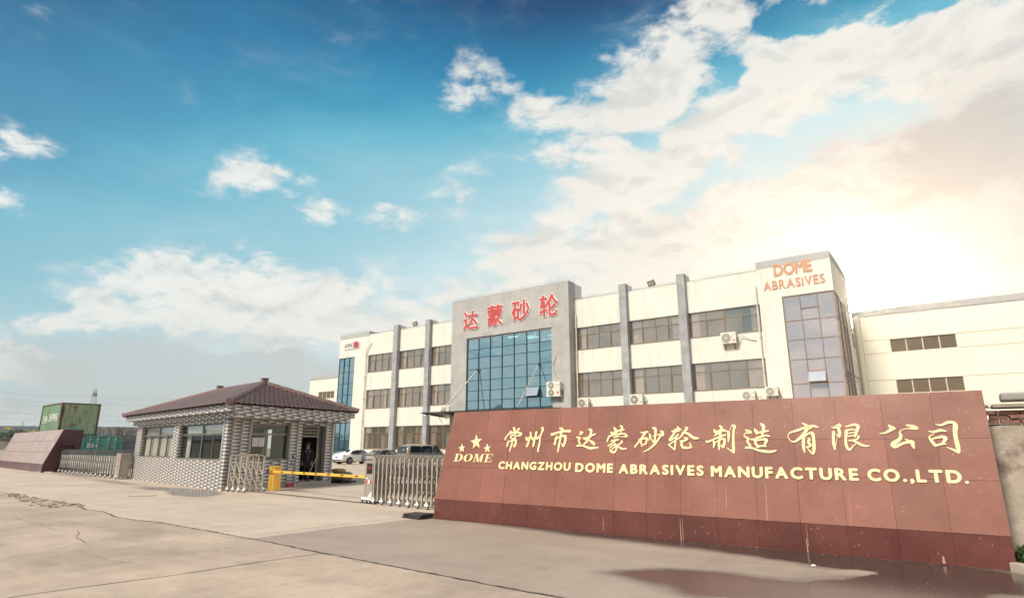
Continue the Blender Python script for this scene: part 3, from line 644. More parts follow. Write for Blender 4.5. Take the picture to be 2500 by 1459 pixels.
letters('CHANGZHOU', SP, 1.855, 3.786, .752, .926, m_gold, sw, bold=.042, h0=-.002, h1=.014)
letters('DOME', SP, 3.905, 4.792, .732, .922, m_gold, sw, bold=.042, h0=-.002, h1=.014)
letters('ABRASIVES', SP, 4.920, 6.667, .722, .913, m_gold, sw, bold=.042, h0=-.002, h1=.014)
letters('MANUFACTURE', SP, 6.802, 9.220, .712, .909, m_gold, sw, bold=.042, h0=-.002, h1=.014)
letters('CO.,', SP, 9.350, 9.985, .714, .908, m_gold, sw, bold=.042, h0=-.002, h1=.014)
letters('LTD', SP, 10.015, 10.595, .714, .909, m_gold, sw, bold=.042, h0=-.002, h1=.014)
letters('.', SP, 10.626, 10.670, .712, .909, m_gold, sw, bold=.03, h0=-.002, h1=.014)
for cx, cy, r_ in ((1.098, 1.375, .185), (.668, 1.224, .115), (1.462, 1.221, .117)):
    c = MB(); pts = []
    for k in range(10):
        a = math.pi / 2 + .14 + k * math.pi / 5; q = r_ if k % 2 == 0 else r_ * .40; pts.append((cx + q * math.cos(a), cy + q * math.sin(a)))
    c.prism(pts, SP, -.002, .014); c.v.append(tuple(SP(cx, cy, .03)))
    c.f[1] = [10, 11, 20]; c.f += [[10 + k, 10 + (k + 1) % 10, 20] for k in range(1, 10)]; c.mi += [0] * 9
    c.build('gilt_star', m_gold, sw)


def serif(sts, u0, parent, w=.26, v0=.905, v1=1.092, sh=.20):
    """italic serif capital from polygons in a 0..1 box"""
    c = MB(); k = 0
    for poly in sts:
        k += 1
        c.prism([(u0 + a * w + sh * b * (v1 - v0), v0 + b * (v1 - v0)) for a, b in poly], SP, -.002, .013 + k * .0004)
    return c.build('gilt_letter', m_gold, parent)


def arcp(cx, cy, rx0, ry0, rx1, ry1, a0, a1, n=10):
    A = [(cx + rx0 * math.cos(a0 + (a1 - a0) * i / n), cy + ry0 * math.sin(a0 + (a1 - a0) * i / n)) for i in range(n + 1)]
    B2 = [(cx + rx1 * math.cos(a1 + (a0 - a1) * i / n), cy + ry1 * math.sin(a1 + (a0 - a1) * i / n)) for i in range(n + 1)]
    return [[A[i], A[i + 1], B2[n - i - 1], B2[n - i]] for i in range(n)]


H2 = math.pi / 2
box2 = lambda a, b, c_, d: [(a, c_), (b, c_), (b, d), (a, d)]
serif([box2(.14, .38, .03, .97), box2(0, .5, 0, .05), box2(0, .5, .95, 1)] + arcp(.45, .5, .55, .5, .30, .45, -H2, H2), .45, sw, .27)
serif(arcp(.5, .5, .5, .5, .24, .46, 0, 2 * math.pi, 20), .76, sw, .27)
serif([box2(.10, .17, .03, .97), box2(0, .28, 0, .05), box2(0, .22, .95, 1), [(.13, 1), (.36, 1), (.58, .0), (.46, .0)], [(.80, 1), (.88, 1), (.55, .0), (.48, .0)], box2(.74, .94, .03, .97), box2(.66, 1.02, 0, .05), box2(.80, 1.04, .95, 1)], 1.065, sw, .29)
serif([box2(.14, .38, .03, .97), box2(0, .95, 0, .06), box2(0, .92, .94, 1), [(.86, 0), (.95, 0), (1.0, .3), (.95, .3)], [(.84, 1), (.92, 1), (.94, .72), (.90, .72)], box2(.36, .68, .47, .53), box2(.64, .70, .36, .64)], 1.40, sw, .24)

# the matching wall across the gateway, seen obliquely
LD = Vector((-.993, .114, 0)); LN = Vector((.114, .993, 0)); LO = Vector((-50.7, 15.24, 0))
lsw = thing('sign_wall', (-58.0, 16.4, 0), 'dusty blank granite sign wall at far left with dark red end', 'sign wall')
LP = lambda s, y, z: LO + LD * s + LN * y + Vector((0, 0, z))
c = MB(); pr_ = [(.02, 0), (.02, .55), (.86, 2.86), (2.05, 2.86), (2.05, 1.75), (1.66, 1.75), (1.66, 1.82), (.72, 1.82), (.72, 0)]
c.prism([(.02, 0), (.02, .55), (.86, 2.88), (2.05, 2.88), (2.05, 1.82), (.72, 1.82), (.72, 0)], lambda y, z, h: LP(h, y, z), 0, .35)
c.prism([(.02, 0), (.02, .55), (.86, 2.88), (2.05, 2.88), (2.05, 0)], lambda y, z, h: LP(h, y, z), .35, 18.2)
c.prism([(1.66, 0), (1.66, 1.82), (2.05, 1.82), (2.05, 0)], lambda y, z, h: LP(h, y, z), 0, .35)
c.build('core', m_grs, lsw)
for r in range(3):
    z0, z1 = .55 + 2.35 * r / 3, .55 + 2.35 * (r + 1) / 3; y0, y1 = .0 + .845 * r / 3, .845 * (r + 1) / 3
    for k in range(13):
        s0, s1 = k * 1.4 + .01, (k + 1) * 1.4 - .01; q = random.uniform(-.004, .004); c = MB()
        a = [LP(s0, y0 + q, z0 + .01), LP(s1, y0 + q, z0 + .01), LP(s1, y1 + q, z1 - .01), LP(s0, y1 + q, z1 - .01)]; bb = [p + LN * .03 - Vector((0, 0, .01)) for p in a]
        c.add(a + bb, [(0, 1, 2, 3), (0, 4, 5, 1), (1, 5, 6, 2), (2, 6, 7, 3), (3, 7, 4, 0)]); c.build('granite_panel', m_grl, lsw)
for k in range(13):
    c = MB(); s0, s1 = k * 1.4 + .01, (k + 1) * 1.4 - .01
    a = [LP(s0, -.01, .0), LP(s1, -.01, .0), LP(s1, -.01, .545), LP(s0, -.01, .545)]; bb = [p + LN * .04 for p in a]
    c.add(a + bb, [(0, 1, 2, 3), (0, 4, 5, 1), (1, 5, 6, 2), (2, 6, 7, 3), (3, 7, 4, 0)]); c.build('plinth_panel', m_grlp, lsw)
# ---------------------------------------------------------------- gatehouse
GB = Vector((-23.99, 13.28, 0)); GA = Vector((-.9886, .1506, 0)); GV = Vector((-.077, .997, 0))
GH = lambda a, b, z: GB + GA * a + GV * b + Vector((0, 0, z))
gh = thing('gatehouse', GH(6.5, 2.8, 0), 'gatehouse clad in grey and white tiles under a maroon tiled hip roof', 'gatehouse')
LWIN = [(.50, 5.95, 1.15, 2.70), (6.80, 12.19, 1.18, 2.72)]
SWIN = (1.12, 3.07, 1.15, 2.68); SDOOR = (3.74, 5.12, .17, 2.66)


def wall(fn, L, z0, z1, th, ops, name='wall', mat_=m_grout):
    """wall in the plane fn(s, z, h) with rectangular openings, thickness th inward (h < 0)"""
    xs = sorted({0, L} | {o[0] for o in ops} | {o[1] for o in ops}); zs = sorted({z0, z1} | {o[2] for o in ops} | {o[3] for o in ops})
    c = MB()
    inside = lambda x, z: any(o[0] < x < o[1] and o[2] < z < o[3] for o in ops)
    solid = {}
    for i in range(len(xs) - 1):
        for j in range(len(zs) - 1):
            solid[i, j] = not inside((xs[i] + xs[i + 1]) / 2, (zs[j] + zs[j + 1]) / 2)
    for (i, j), sld in solid.items():
        if not sld: continue
        a, b, p, q = xs[i], xs[i + 1], zs[j], zs[j + 1]
        c.quad(fn(a, p, 0), fn(b, p, 0), fn(b, q, 0), fn(a, q, 0)); c.quad(fn(a, q, -th), fn(b, q, -th), fn(b, p, -th), fn(a, p, -th))
        for di, dj, e in ((-1, 0, (a, p, a, q)), (1, 0, (b, q, b, p)), (0, -1, (b, p, a, p)), (0, 1, (a, q, b, q))):
            if not solid.get((i + di, j + dj), False):
                c.quad(fn(e[0], e[1], 0), fn(e[2], e[3], 0), fn(e[2], e[3], -th), fn(e[0], e[1], -th))
    return c.build(name, mat_, gh, fixn=False)


fl = lambda s, z, h: GH(s, -h, z)                     # long front wall, outward = -b
fs = lambda s, z, h: GH(-h, s, z)                     # short wall, outward = -a
TP, TH = .273, .070
ALLT = []                                             # (distance, colour, corner points)


def tiles(fn, s0, s1, z0, z1, ops=(), phase=0, jambs=True):
    nr = int(round((z1 - z0) / TH)); th = (z1 - z0) / nr
    for r in range(nr):
        zc = z0 + r * th; off = -(1.5 * TP if r % 2 else 0) - phase * TP
        k = int((s0 - off) / TP) - 1
        while off + k * TP < s1:
            a, b = off + k * TP + .004, off + (k + 1) * TP - .004; a = max(a, s0 + .002); b = min(b, s1 - .002); col = k % 3; k += 1
            if b - a < .02: continue
            segs = [(a, b)]
            for o in ops:
                if o[2] < zc + th / 2 < o[3]:
                    ns = []
                    for p, q in segs:
                        if q <= o[0] or p >= o[1]: ns.append((p, q)); continue
                        if p < o[0]: ns.append((p, o[0] - .002))
                        if q > o[1]: ns.append((o[1] + .002, q))
                    segs = ns
            for p, q in segs:
                if q - p < .015: continue
                h = .008 + random.uniform(-.0012, .0012)
                pts = [fn(p, zc + .004, h), fn(q, zc + .004, h), fn(q, zc + th - .004, h), fn(p, zc + th - .004, h), fn(p, zc + .004, 0), fn(q, zc + .004, 0), fn(q, zc + th - .004, 0), fn(p, zc + th - .004, 0)]
                cpt = (pts[0] + pts[2]) / 2
                ALLT.append(((cpt - Vector((0, 0, 1.7))).length, col, pts))


wall(fl, 13.17, 0, 2.84, .24, LWIN); wall(fs, 5.63, 0, 2.84, .26, [SWIN, SDOOR])
fb = lambda s, z, h: GH(13.17 - s, 5.63 + h, z); fe = lambda s, z, h: GH(13.17 + h, 5.63 - s, z)
wall(fb, 13.17, 0, 2.84, .24, [(5.67, 9.2, 1.15, 2.65)]); wall(fe, 5.63, 0, 2.84, .24, [])
tiles(fl, 0, 13.17, .0, 2.82, LWIN); tiles(fs, 0, 5.63, .0, 2.82, [SWIN, SDOOR], .6)
tiles(fb, 0, 13.17, .0, 2.82, [(5.67, 9.2, 1.15, 2.65)])
# tiled reveals of the openings
for (a0, a1, z0, z1) in LWIN:
    tiles(lambda s, z, h, q=a1: GH(q - h, s, z), .0, .22, z0, z1, phase=.3); tiles(lambda s, z, h, q=a0: GH(q + h, .22 - s, z), .0, .22, z0, z1)
tiles(lambda s, z, h: GH(s, 1.12 + h, z), 0, .25, 1.15, 2.68); tiles(lambda s, z, h: GH(s, 3.07 - h, z), 0, .25, 1.15, 2.68); tiles(lambda s, z, h: GH(s, 5.12 - h, z), 0, .25, .17, 2.66, phase=1.2)
AN, AR = -1.15, -.52                                   # the eaves run out slightly wider at the near corner
# stepped beams below the roof
c = MB(); Q = lambda a, b, z: GH(a, b, z)


def gbox(c, a0, a1, b0, b1, z0, z1):
    P = [GH(a, b, z) for z in (z0, z1) for a, b in ((a0, b0), (a1, b0), (a1, b1), (a0, b1))]
    c.add(P, [(0, 3, 2, 1), (4, 5, 6, 7), (0, 1, 5, 4), (1, 2, 6, 5), (2, 3, 7, 6), (3, 0, 4, 7)])


def gquad(c, an, ar, a1, b0, b1, z0, z1):
    P = [GH(a, b, z) for z in (z0, z1) for a, b in ((an, b0), (a1, b0), (a1, b1), (ar, b1))]
    c.add(P, [(0, 3, 2, 1), (4, 5, 6, 7), (0, 1, 5, 4), (1, 2, 6, 5), (2, 3, 7, 6), (3, 0, 4, 7)])


ae_ = lambda s, L=6.29: AN + (AR - AN) * s / L
gquad(c, AN, AR, 13.65, -.14, 6.15, 2.84, 3.07); c.build('eaves_beam', m_grout, gh)
c = MB(); gquad(c, AN, AR, 14.0, -.48, 6.55, 3.072, 3.33); c.build('eaves_beam', m_grout, gh)
tiles(lambda s, z, h: GH(s + AN, -.14 - h, z), 0, 14.8, 2.84, 3.07); tiles(lambda s, z, h: GH(ae_(s) - h, s - .14, z), 0, 6.29, 2.84, 3.07)
tiles(lambda s, z, h: GH(s + AN, -.48 - h, z), 0, 15.1, 3.072, 3.33, phase=.5); tiles(lambda s, z, h: GH(ae_(s, 7.03) - h, s - .48, z), 0, 7.03, 3.072, 3.33, phase=.75)
tmats = [m_tile, m_tile2, m_tile3]
ALLT.sort(key=lambda t: t[0])
TF = [(0, 1, 2, 3), (0, 4, 5, 1), (1, 5, 6, 2), (2, 6, 7, 3), (3, 7, 4, 0)]
full = [t for t in ALLT if (t[2][1] - t[2][0]).length > .2 and t[1] == 0][:300]; fid = {id(t) for t in full}
for t in full:
    c = MB(); c.add(t[2], TF); c.build('wall_tile', tmats[t[1]], gh)
for k in range(3):
    c = MB()
    for t in ALLT:
        if t[1] == k and id(t) not in fid: c.add(t[2], TF)
    c.build('wall_tiling', tmats[k], gh, kind='stuff')
c = MB(); gbox(c, -.02, 13.1, .0, 5.6, .0, .16); c.build('floor', M('gatehouse_step', (.40, .34, .28), .8), gh)
c = MB(); gbox(c, -.12, .30, 3.6, 5.2, -.01, .17); c.build('door_step', MATS['gatehouse_step'], gh)
c = MB(); gbox(c, .3, 12.9, .3, 5.4, 2.70, 2.72); [gbox(c, *q) for q in ((.3, 4.0, 5.3, 5.38, .17, 2.69), (7.6, 12.9, 5.3, 5.38, .17, 2.69), (4.0, 7.6, 5.3, 5.38, .17, 1.12), (12.85, 12.9, .3, 5.3, .17, 2.69))]; c.build('darkening_lining', m_roomshade, gh)  # dark lining added to keep the room dim behind the glass


def sash(fn, a0, a1, z0, z1, w=.05, d=.05, hz=0, name='window_frame', parent=None, mt=m_ghframe, rails=(), posts=()):
    c = MB()
    def bx(p, q, r, s_):
        P = [fn(x, z, h) for h in (hz, hz - d) for x, z in ((p, r), (q, r), (q, s_), (p, s_))]
        c.add(P, [(0, 1, 2, 3), (7, 6, 5, 4), (0, 4, 5, 1), (1, 5, 6, 2), (2, 6, 7, 3), (3, 7, 4, 0)])
    bx(a0, a0 + w, z0, z1); bx(a1 - w, a1, z0, z1); bx(a0 + w, a1 - w, z0, z0 + w); bx(a0 + w, a1 - w, z1 - w, z1)
    for (r_, r0, r1, ww) in rails: bx(r0 + .001, r1 - .001, r_ - ww / 2, r_ + ww / 2)
    for (p_, p0, p1, ww) in posts: bx(p_ - ww / 2, p_ + ww / 2, p0 + .001, p1 - .001)
    return c.build(name, mt, parent or gh)


def pane(fn, a0, a1, z0, z1, h, mat_, parent, tilt=0, name='pane', th=.006):
    c = MB(); t1, t2 = random.uniform(-tilt, tilt), random.uniform(-tilt, tilt)
    P = [fn(a0, z0, h + t1), fn(a1, z0, h + t2), fn(a1, z1, h - t1), fn(a0, z1, h - t2)]; c.add(P, [(0, 1, 2, 3)])
    return c.build(name, mat_, parent, fixn=False)


def curtain(fn, a0, a1, z0, z1, h, parent, mat_=m_curtain, amp=.03, per=.16, name='curtain'):
    n = max(6, int((a1 - a0) / .035)); c = MB(); P = []; ph = random.random() * 6
    for i in range(n + 1):
        s = a0 + (a1 - a0) * i / n; hh = h + amp * math.sin(s / per * 6.283 + ph) + amp * .4 * math.sin(s * 23 + ph)
        P += [fn(s, z0, hh * 1.0 + random.uniform(-.005, .005)), fn(s, z1, h + (hh - h) * .6)]
    c.add(P, [(2 * i, 2 * i + 2, 2 * i + 3, 2 * i + 1) for i in range(n)])
    return c.build(name, mat_, parent, smooth=True, fixn=False)


m_gcur = M('gatehouse_curtain', (.70, .66, .60), .9, var=.06)
for wi, (a0, a1, z0, z1) in enumerate(LWIN):
    zt = z1 - .46; mid = (a0 + a1) / 2
    f_ = sash(fl, a0, a1, z0, z1, .07, .06, -.14, 'window', gh, rails=[(zt, a0 + .07, a1 - .07, .07)], posts=[(mid, z0 + .07, zt - .035, .12), (mid, zt + .035, z1 - .07, .12), ((a0 + mid) / 2, z0 + .07, zt - .035, .05), ((a1 + mid) / 2, z0 + .07, zt - .035, .05)])
    xs = [a0 + .07, (a0 + mid) / 2, mid, (a1 + mid) / 2, a1 - .07]
    for i in range(4): pane(fl, xs[i], xs[i + 1], z0 + .07, zt, -.17 - .012 * (i % 2), g_gh, f_, .003)
    for i in (0, 2): pane(fl, xs[i], xs[i + 2], zt, z1 - .07, -.17, g_gh, f_, .003)
    if wi == 1:
        for i in range(4): curtain(fl, xs[i] + .02, xs[i + 1] - .01, z0 - .05, zt + .05, -.26, f_, m_gcur, .018)
        curtain(fl, a0 + .4, a1 - .05, zt - .05, z1, -.25, f_, m_gcur, .015)
    else:
        curtain(fl, a0 + .05, mid - .1, zt - .06, z1, -.25, f_, m_gcur, .012); curtain(fl, mid + .05, a1 - .5, zt - .06, z1, -.25, f_, m_gcur, .012)
        curtain(fl, a1 - .9, a1 - .35, z0 - .1, zt, -.32, f_, m_gcur)
    c = MB(); c.bar(fl(a0, z0 + .0, -.06), fl(a1, z0 + .0, -.06), .16, .02); c.build('window_sill', M('sill', (.42, .37, .31), .6) if 'sill' not in MATS else MATS['sill'], f_)
zt = 2.24; a0, a1, z0, z1 = SWIN
f_ = sash(fs, a0, a1, z0, z1, .06, .06, -.15, 'window', gh, rails=[(zt, a0 + .06, a1 - .06, .07)], posts=[(1.98, z0 + .06, zt - .035, .09)], mt=M('gatehouse_frame_short', (.26, .235, .20), .4, metal=.3))
pane(fs, a0 + .06, 1.94, z0 + .06, zt, -.18, g_gh, f_); pane(fs, 2.02, a1 - .06, z0 + .06, zt, -.19, g_gh, f_); pane(fs, a0 + .06, a1 - .06, zt, z1 - .06, -.18, g_gh, f_)
m_paper = M('paper', (.72, .70, .66), .8, var=.03); m_ink = M('print', (.30, .29, .28), .8)
for p0 in (1.27, 1.575):
    pp = thing('paper_notice', fs(p0 + .14, 1.88, -.17), 'white printed notice taped inside the gatehouse pass window, ' + ('nearer the corner' if p0 < 1.4 else 'nearer the window post'), 'notice', 'notices in the gatehouse window')
    c = MB(); c.add([fs(p0, 1.72, -.172), fs(p0 + .28, 1.72, -.172), fs(p0 + .28, 2.08, -.172), fs(p0, 2.08, -.172), fs(p0, 1.72, -.176), fs(p0 + .28, 1.72, -.176), fs(p0 + .28, 2.08, -.176), fs(p0, 2.08, -.176)], [(0, 1, 2, 3), (7, 6, 5, 4), (0, 4, 5, 1), (1, 5, 6, 2), (2, 6, 7, 3), (3, 7, 4, 0)])
    c.build('sheet', m_paper, pp)
    c = MB()
    for i in range(8): c.quad(fs(p0 + .03, 2.02 - i * .035, -.170), fs(p0 + .25 - .05 * (i % 3), 2.02 - i * .035, -.170), fs(p0 + .25 - .05 * (i % 3), 2.026 - i * .035, -.170), fs(p0 + .03, 2.026 - i * .035, -.170))
    c.build('print_lines', m_ink, pp)
# door: frame, barred fanlight, open leaf
d0, d1 = 3.76, 4.80
f_ = sash(fs, d0, d1, .17, 2.64, .05, .08, -.16, 'door', gh, rails=[(2.18, d0 + .05, d1 - .05, .06)], mt=MATS['gatehouse_frame_short'])
c = MB()
for i in range(9): c.bar(fs(d0 + .1 + i * .105, 2.21, -.19), fs(d0 + .1 + i * .105, 2.59, -.19), .016, .016)
for z in (2.33, 2.47): c.bar(fs(d0 + .05, z, -.20), fs(d1 - .05, z, -.20), .03, .02)
c.build('fanlight_bars', M('grille', (.46, .42, .36), .4, metal=.3), f_)
c = MB()
for i in range(7): c.bar(GH(2.2, 3.6 + i * .2, .3), GH(2.2, 3.6 + i * .2, 2.4), .03, .03)
for z in (.3, 1.3, 2.4): c.bar(GH(2.2, 3.5, z), GH(2.2, 4.9, z), .04, .04)
c.build('inner_grille', M('grille_blue', (.10, .16, .20), .5), gh)
c = MB(); gbox(c, .26, .34, 4.82, 5.118, .17, 2.66); c.build('door_side_panel', m_ghframe, gh)
c = MB(); gbox(c, 2.3, 2.36, 3.3, 5.4, .16, 2.7); gbox(c, .3, 2.3, 3.3, 3.36, .16, 2.7); c.build('inner_wall', m_roomshade, gh)  # partition behind the doorway, its dimness put in by colour
# wall phone, plates
ph = thing('wall_phone', fs(3.3, 1.2, .02), 'white and black intercom unit on the tiles beside the pass window', 'intercom')
c = MB(); bxx = lambda c, s0, s1, z0, z1, h0, h1: c.add([fs(s0, z0, h0), fs(s1, z0, h0), fs(s1, z1, h0), fs(s0, z1, h0), fs(s0, z0, h1), fs(s1, z0, h1), fs(s1, z1, h1), fs(s0, z1, h1)], [(0, 3, 2, 1), (4, 5, 6, 7), (0, 1, 5, 4), (1, 2, 6, 5), (2, 3, 7, 6), (3, 0, 4, 7)])
bxx(c, 3.20, 3.44, 1.12, 1.34, .009, .05); c.build('case', m_white, ph); c = MB(); bxx(c, 3.25, 3.36, 1.17, 1.33, .05, .065); bxx(c, 3.39, 3.43, 1.14, 1.26, .05, .07); c.build('screen', m_black, ph)

# roof
RA0, RA1, RB0, RB1, RZ = -.62, 14.12, -.62, 6.68, 3.335
AP2, AP1 = (3.15, 3.0, 4.66), (9.1, 3.0, 4.70)
crn = [GH(AN - .12, RB0, RZ), GH(RA1, RB0, RZ), GH(RA1, RB1, RZ), GH(RA0, RB1, RZ)]; p2, p1 = GH(*AP2), GH(*AP1)
c = MB(); dn = Vector((0, 0, -.03))
c.add(crn + [p2 + dn, p1 + dn], [(0, 1, 5, 4), (1, 2, 5), (2, 3, 4, 5), (3, 0, 4), (0, 3, 2, 1)]); c.build('roof_deck', m_ridge, gh)
TW, TL = .262, .33


def tile_pts():
    n = 8; P = []
    for (y, up) in ((-.04, .066), (TL + .02, .012)):
        for i in range(n + 1):
            x = TW * i / n * 1.02; z = .055 * max(0, math.sin((i / n) * math.pi * 1.0)) ** .8 * (1 if True else 1) if i / n <= 1 else 0
            P.append((x, y, z + up))
    for i in range(n + 1): P.append((P[i][0], P[i][1], P[i][2] - .035))
    F = [(i, i + 1, n + 2 + i, n + 1 + i) for i in range(n)] + [(2 * n + 2 + i, 2 * n + 3 + i, i + 1, i) for i in range(n)]
    return P, F


TPn, TFn = tile_pts()
tme = bpy.data.meshes.new('roof_tile'); tme.from_pydata(TPn, [], TFn); tme.materials.append(m_rooft); tme.shade_smooth()
RT = []
def slope(e0, e1, t0, t1, vis):
    """tiles on the slope with eave e0 -> e1 and top t0 -> t1"""
    ex = (e1 - e0).normalized(); L = (e1 - e0).length
    hgt = t0 - e0; upv = hgt - ex * hgt.dot(ex); SLn = upv.length; ey = upv.normalized(); ez = ex.cross(ey)
    xl = hgt.dot(ex); xr = L - (t1 - e0).dot(ex)
    nr = int(SLn / TL)
    for r in range(nr + 1):
        y = r * TL
        if y > SLn - .12: break
        f = (y + TL / 2) / SLn; a = xl * f; b = L - xr * f; k = 0; x = (r % 2) * 0
        while x < L:
            xc = x + TW / 2
            if a - .02 < xc < b + .02:
                M4 = Matrix(((ex.x, ey.x, ez.x, 0), (ex.y, ey.y, ez.y, 0), (ex.z, ey.z, ez.z, 0), (0, 0, 0, 1)))
                o = e0 + ex * x + ey * y; M4.translation = o; RT.append(((o - Vector((0, 0, 1.7))).length if vis else 999, M4))
            x += TW


slope(crn[0], crn[3], p2, p2, True); slope(crn[1], crn[0], p1, p2, True); slope(crn[2], crn[1], p1, p1, False); slope(crn[3], crn[2], p2, p1, False)
RT.sort(key=lambda t: t[0])
for d, M4 in RT[:300]:
    o = bpy.data.objects.new('roof_tile', tme); COL.objects.link(o); o.parent = gh; m4 = M4.copy(); m4.translation = M4.translation - gh.location
    q = M4.to_quaternion() if M4.to_3x3().determinant() > 0 else None
    o.matrix_local = m4 @ Matrix.Rotation(random.uniform(-.012, .012), 4, 'Z')
c = MB()
for d, M4 in RT[300:]: c.T = M4; c.add(TPn, TFn)
c.T = None; c.build('roof_tiling', m_rooft, gh, smooth=True, fixn=False, kind='stuff')


def ridge(a, b, r=.13, seg=.62, over=0):
    d = b - a; n = max(1, int(d.length / seg)); dn_ = d.normalized(); side = dn_.cross(Vector((0, 0, 1))).normalized(); up = side.cross(dn_).normalized()
    for i in range(n):
        s = a + d * (i / n) - dn_ * .02; e = a + d * ((i + 1) / n) + dn_ * .03; c = MB(); P = []
        for (p, rr) in ((s, r * 1.08), (e, r * .94)):
            for k in range(9):
                t = math.pi * k / 8; P.append(p + side * math.cos(t) * rr + up * (math.sin(t) * rr))
        for (p, rr) in ((s, r * 1.0), (e, r * .86)):
            for k in range(9):
                t = math.pi * k / 8; P.append(p + side * math.cos(t) * rr + up * (math.sin(t) * rr))
        c.add(P, [(k, k + 1, 10 + k, 9 + k) for k in range(8)] + [(18 + k, 19 + k, k + 1, k) for k in range(8)]); c.build('ridge_tile', m_ridge, gh, smooth=False)
    c = MB(); c.disc(a + up * .02, dn_, r * 1.06, .05, 16); c.build('ridge_end', m_ridge, gh)
    # mortar bed below the ridge tiles
    c = MB(); c.bar(a + dn_ * .04 - up * .07, b - up * .07, r * 2.3, .16); c.build('ridge_bed', M('ridge_mortar', (.24, .13, .12), .8) if 'ridge_mortar' not in MATS else MATS['ridge_mortar'], gh)


lift = Vector((0, 0, .11))
for k, (q, ap) in enumerate(((crn[0], p2), (crn[3], p2), (crn[1], p1), (crn[2], p1))): ridge(q + lift * .9, ap + lift, .112)
ridge(p2 + lift, p1 + lift, .105)
for ap in (p2, p1):
    c = MB(); q = ap + Vector((0, 0, .12)); c.T = Matrix.Translation(q) @ Matrix.Rotation(math.atan2(GA.y, GA.x), 4, 'Z'); c.box(-.14, .14, -.13, .13, 0, .17); c.box(-.165, .165, -.155, .155, .17, .23); c.T = None
    c.build('ridge_finial', M('finial', (.20, .14, .125), .6, var=.2) if 'finial' not in MATS else MATS['finial'], gh, bevel=.01)

# ---------------------------------------------------------------- folding gates
def folding_gate(P0, dr, n, sp, H, depth, label, white=0., wheels=2, grp=None, jit=0., lev=(.32, .78, 1.20), wphase=0, scm=None, single=False, frm=None):
    dr = Vector((*dr, 0)).normalized(); dp = Vector((-dr.y, dr.x, 0)) * depth
    if dp.y < 0: dp = -dp
    t = thing('folding_gate', P0, label, 'gate', grp); P0 = Vector(P0)
    pos = [P0 + dr * (i * sp + random.uniform(-jit, jit)) for i in range(n)]
    z = Vector((0, 0, 1)); w = .042
    for i, p in enumerate(pos):
        c = MB(); q = p + dp
        c.bar(p + z * .09, p + z * (H - .07), w, w * 1.2, up=dr); c.bar(q + z * .09, q + z * (H - .07), w, w * 1.2, up=dr)
        ar = [p + z * (H - .07)] + [p + dp * f + z * (H - .07 + .085 * math.sin(math.pi * f)) for f in (.12, .3, .5, .7, .88)] + [q + z * (H - .07)]
        for a_, b_ in zip(ar, ar[1:]): c.bar(a_, b_, w, .03)
        c.bar(p + dp * .1 + z * (H - .42), p + dp * .9 + z * (H - .42), .02, .02); c.bar(p + z * .14, q + z * .14, .03, .03)
        c.bar(p + dp * .5 + z * (H - .42), p + dp * .5 + z * (H + .0), .018, .018)
        c.build('upright_frame', frm or m_steel, t)
        if i < n - 1:
            p2_ = pos[i + 1]
            for off in (dp * .04, dp * .96):
                c = MB()
                for z0, z1 in zip(lev, lev[1:]):
                    o1 = off * 1.0; c.bar(p + o1 + z * z1, p2_ + o1 + z * z0, .026, .036, up=dp); single or c.bar(p + o1 + dp * .03 + z * z0, p2_ + o1 + dp * .03 + z * z1, .022, .034, up=dp)
                for zz in lev: c.bar(p + off + z * zz, p2_ + off + z * zz, .012, .014)
                c.build('scissor_bars', scm or m_scis, t)
        if i % wheels == wphase:
            for q_ in (p, q):
                c = MB(); out = -dp.normalized() if q_ is p else dp.normalized()
                c.bar(q_ + z * .20 + dr * -.02, q_ + z * .09 + dr * .06 + out * .05, .05, .03); c.bar(q_ + z * .11 - dr * .02 + out * .05, q_ + z * .11 + dr * .13 + out * .05, .06, .05); c.build('caster_bracket', m_white, t)
                c = MB(); c.disc(q_ + dr * .08 + z * .052 + out * .05, dp, .052, .035, 16); wh = c.build('caster_wheel', m_rubber, t)
                c = MB(); c.disc(q_ + dr * .08 + z * .052 + out * .05, dp, .02, .045, 10); c.build('hub', m_white, wh)
    return t, pos, dr, dp


m_scis = M('scissor_steel', (.62, .57, .50), .35, metal=.5, var=.1, scale=6)
g1, pos, dr, dp = folding_gate((-14.75, 13.05, 0), (3.2, -.27), 24, .205, 1.44, .52, 'collapsed steel folding gate on small wheels beside the red sign wall', lev=(.30, .74, 1.18), scm=m_steeldark)
# drive head of this gate
c = MB(); hp = Vector((-15.22, 13.10, 0)); zz = Vector((0, 0, 1)); T = Matrix.Translation(hp) @ Matrix.Rotation(math.atan2(dr.y, dr.x), 4, 'Z'); c.T = T
c.box(0, .36, 0, .50, .18, 1.28); c.T = None; hb = c.build('drive_cabinet', M('cabinet_champagne', (.46, .40, .34), .35, metal=.45, var=.05), g1, bevel=.01)
c = MB(); c.T = T; c.box(-.03, .0, -.01, .51, .10, 1.44); c.box(.361, .39, -.01, .51, .10, 1.42); c.box(0, .36, -.008, .0, 1.34, 1.42); c.T = None; c.build('cabinet_edge', m_steel, g1)
c = MB(); c.T = T; c.box(.05, .33, -.006, .002, .88, 1.20); c.T = None; dsp = c.build('display', m_black, g1)
c = MB(); c.T = T
for i in range(4):
    for k in range(3): c.box(.10 + i * .05, .14 + i * .05, -.010, -.006, 1.03 + k * .025, 1.045 + k * .025)
c.T = None; c.build('display_text', emis('led_red', (.35, .03, .03), .1), dsp)
c = MB(); c.T = T; c.box(.03, .345, -.006, .002, .60, .68); c.T = None; bn = c.build('red_band', m_red, g1)
c = MB(); c.T = T; c.disc((.19, -.008, .64), (0, 1, 0), .055, .012, 20); c.box(.03, .13, -.005, .002, .73, .77); c.T = None; c.build('round_emblem', m_white, bn)
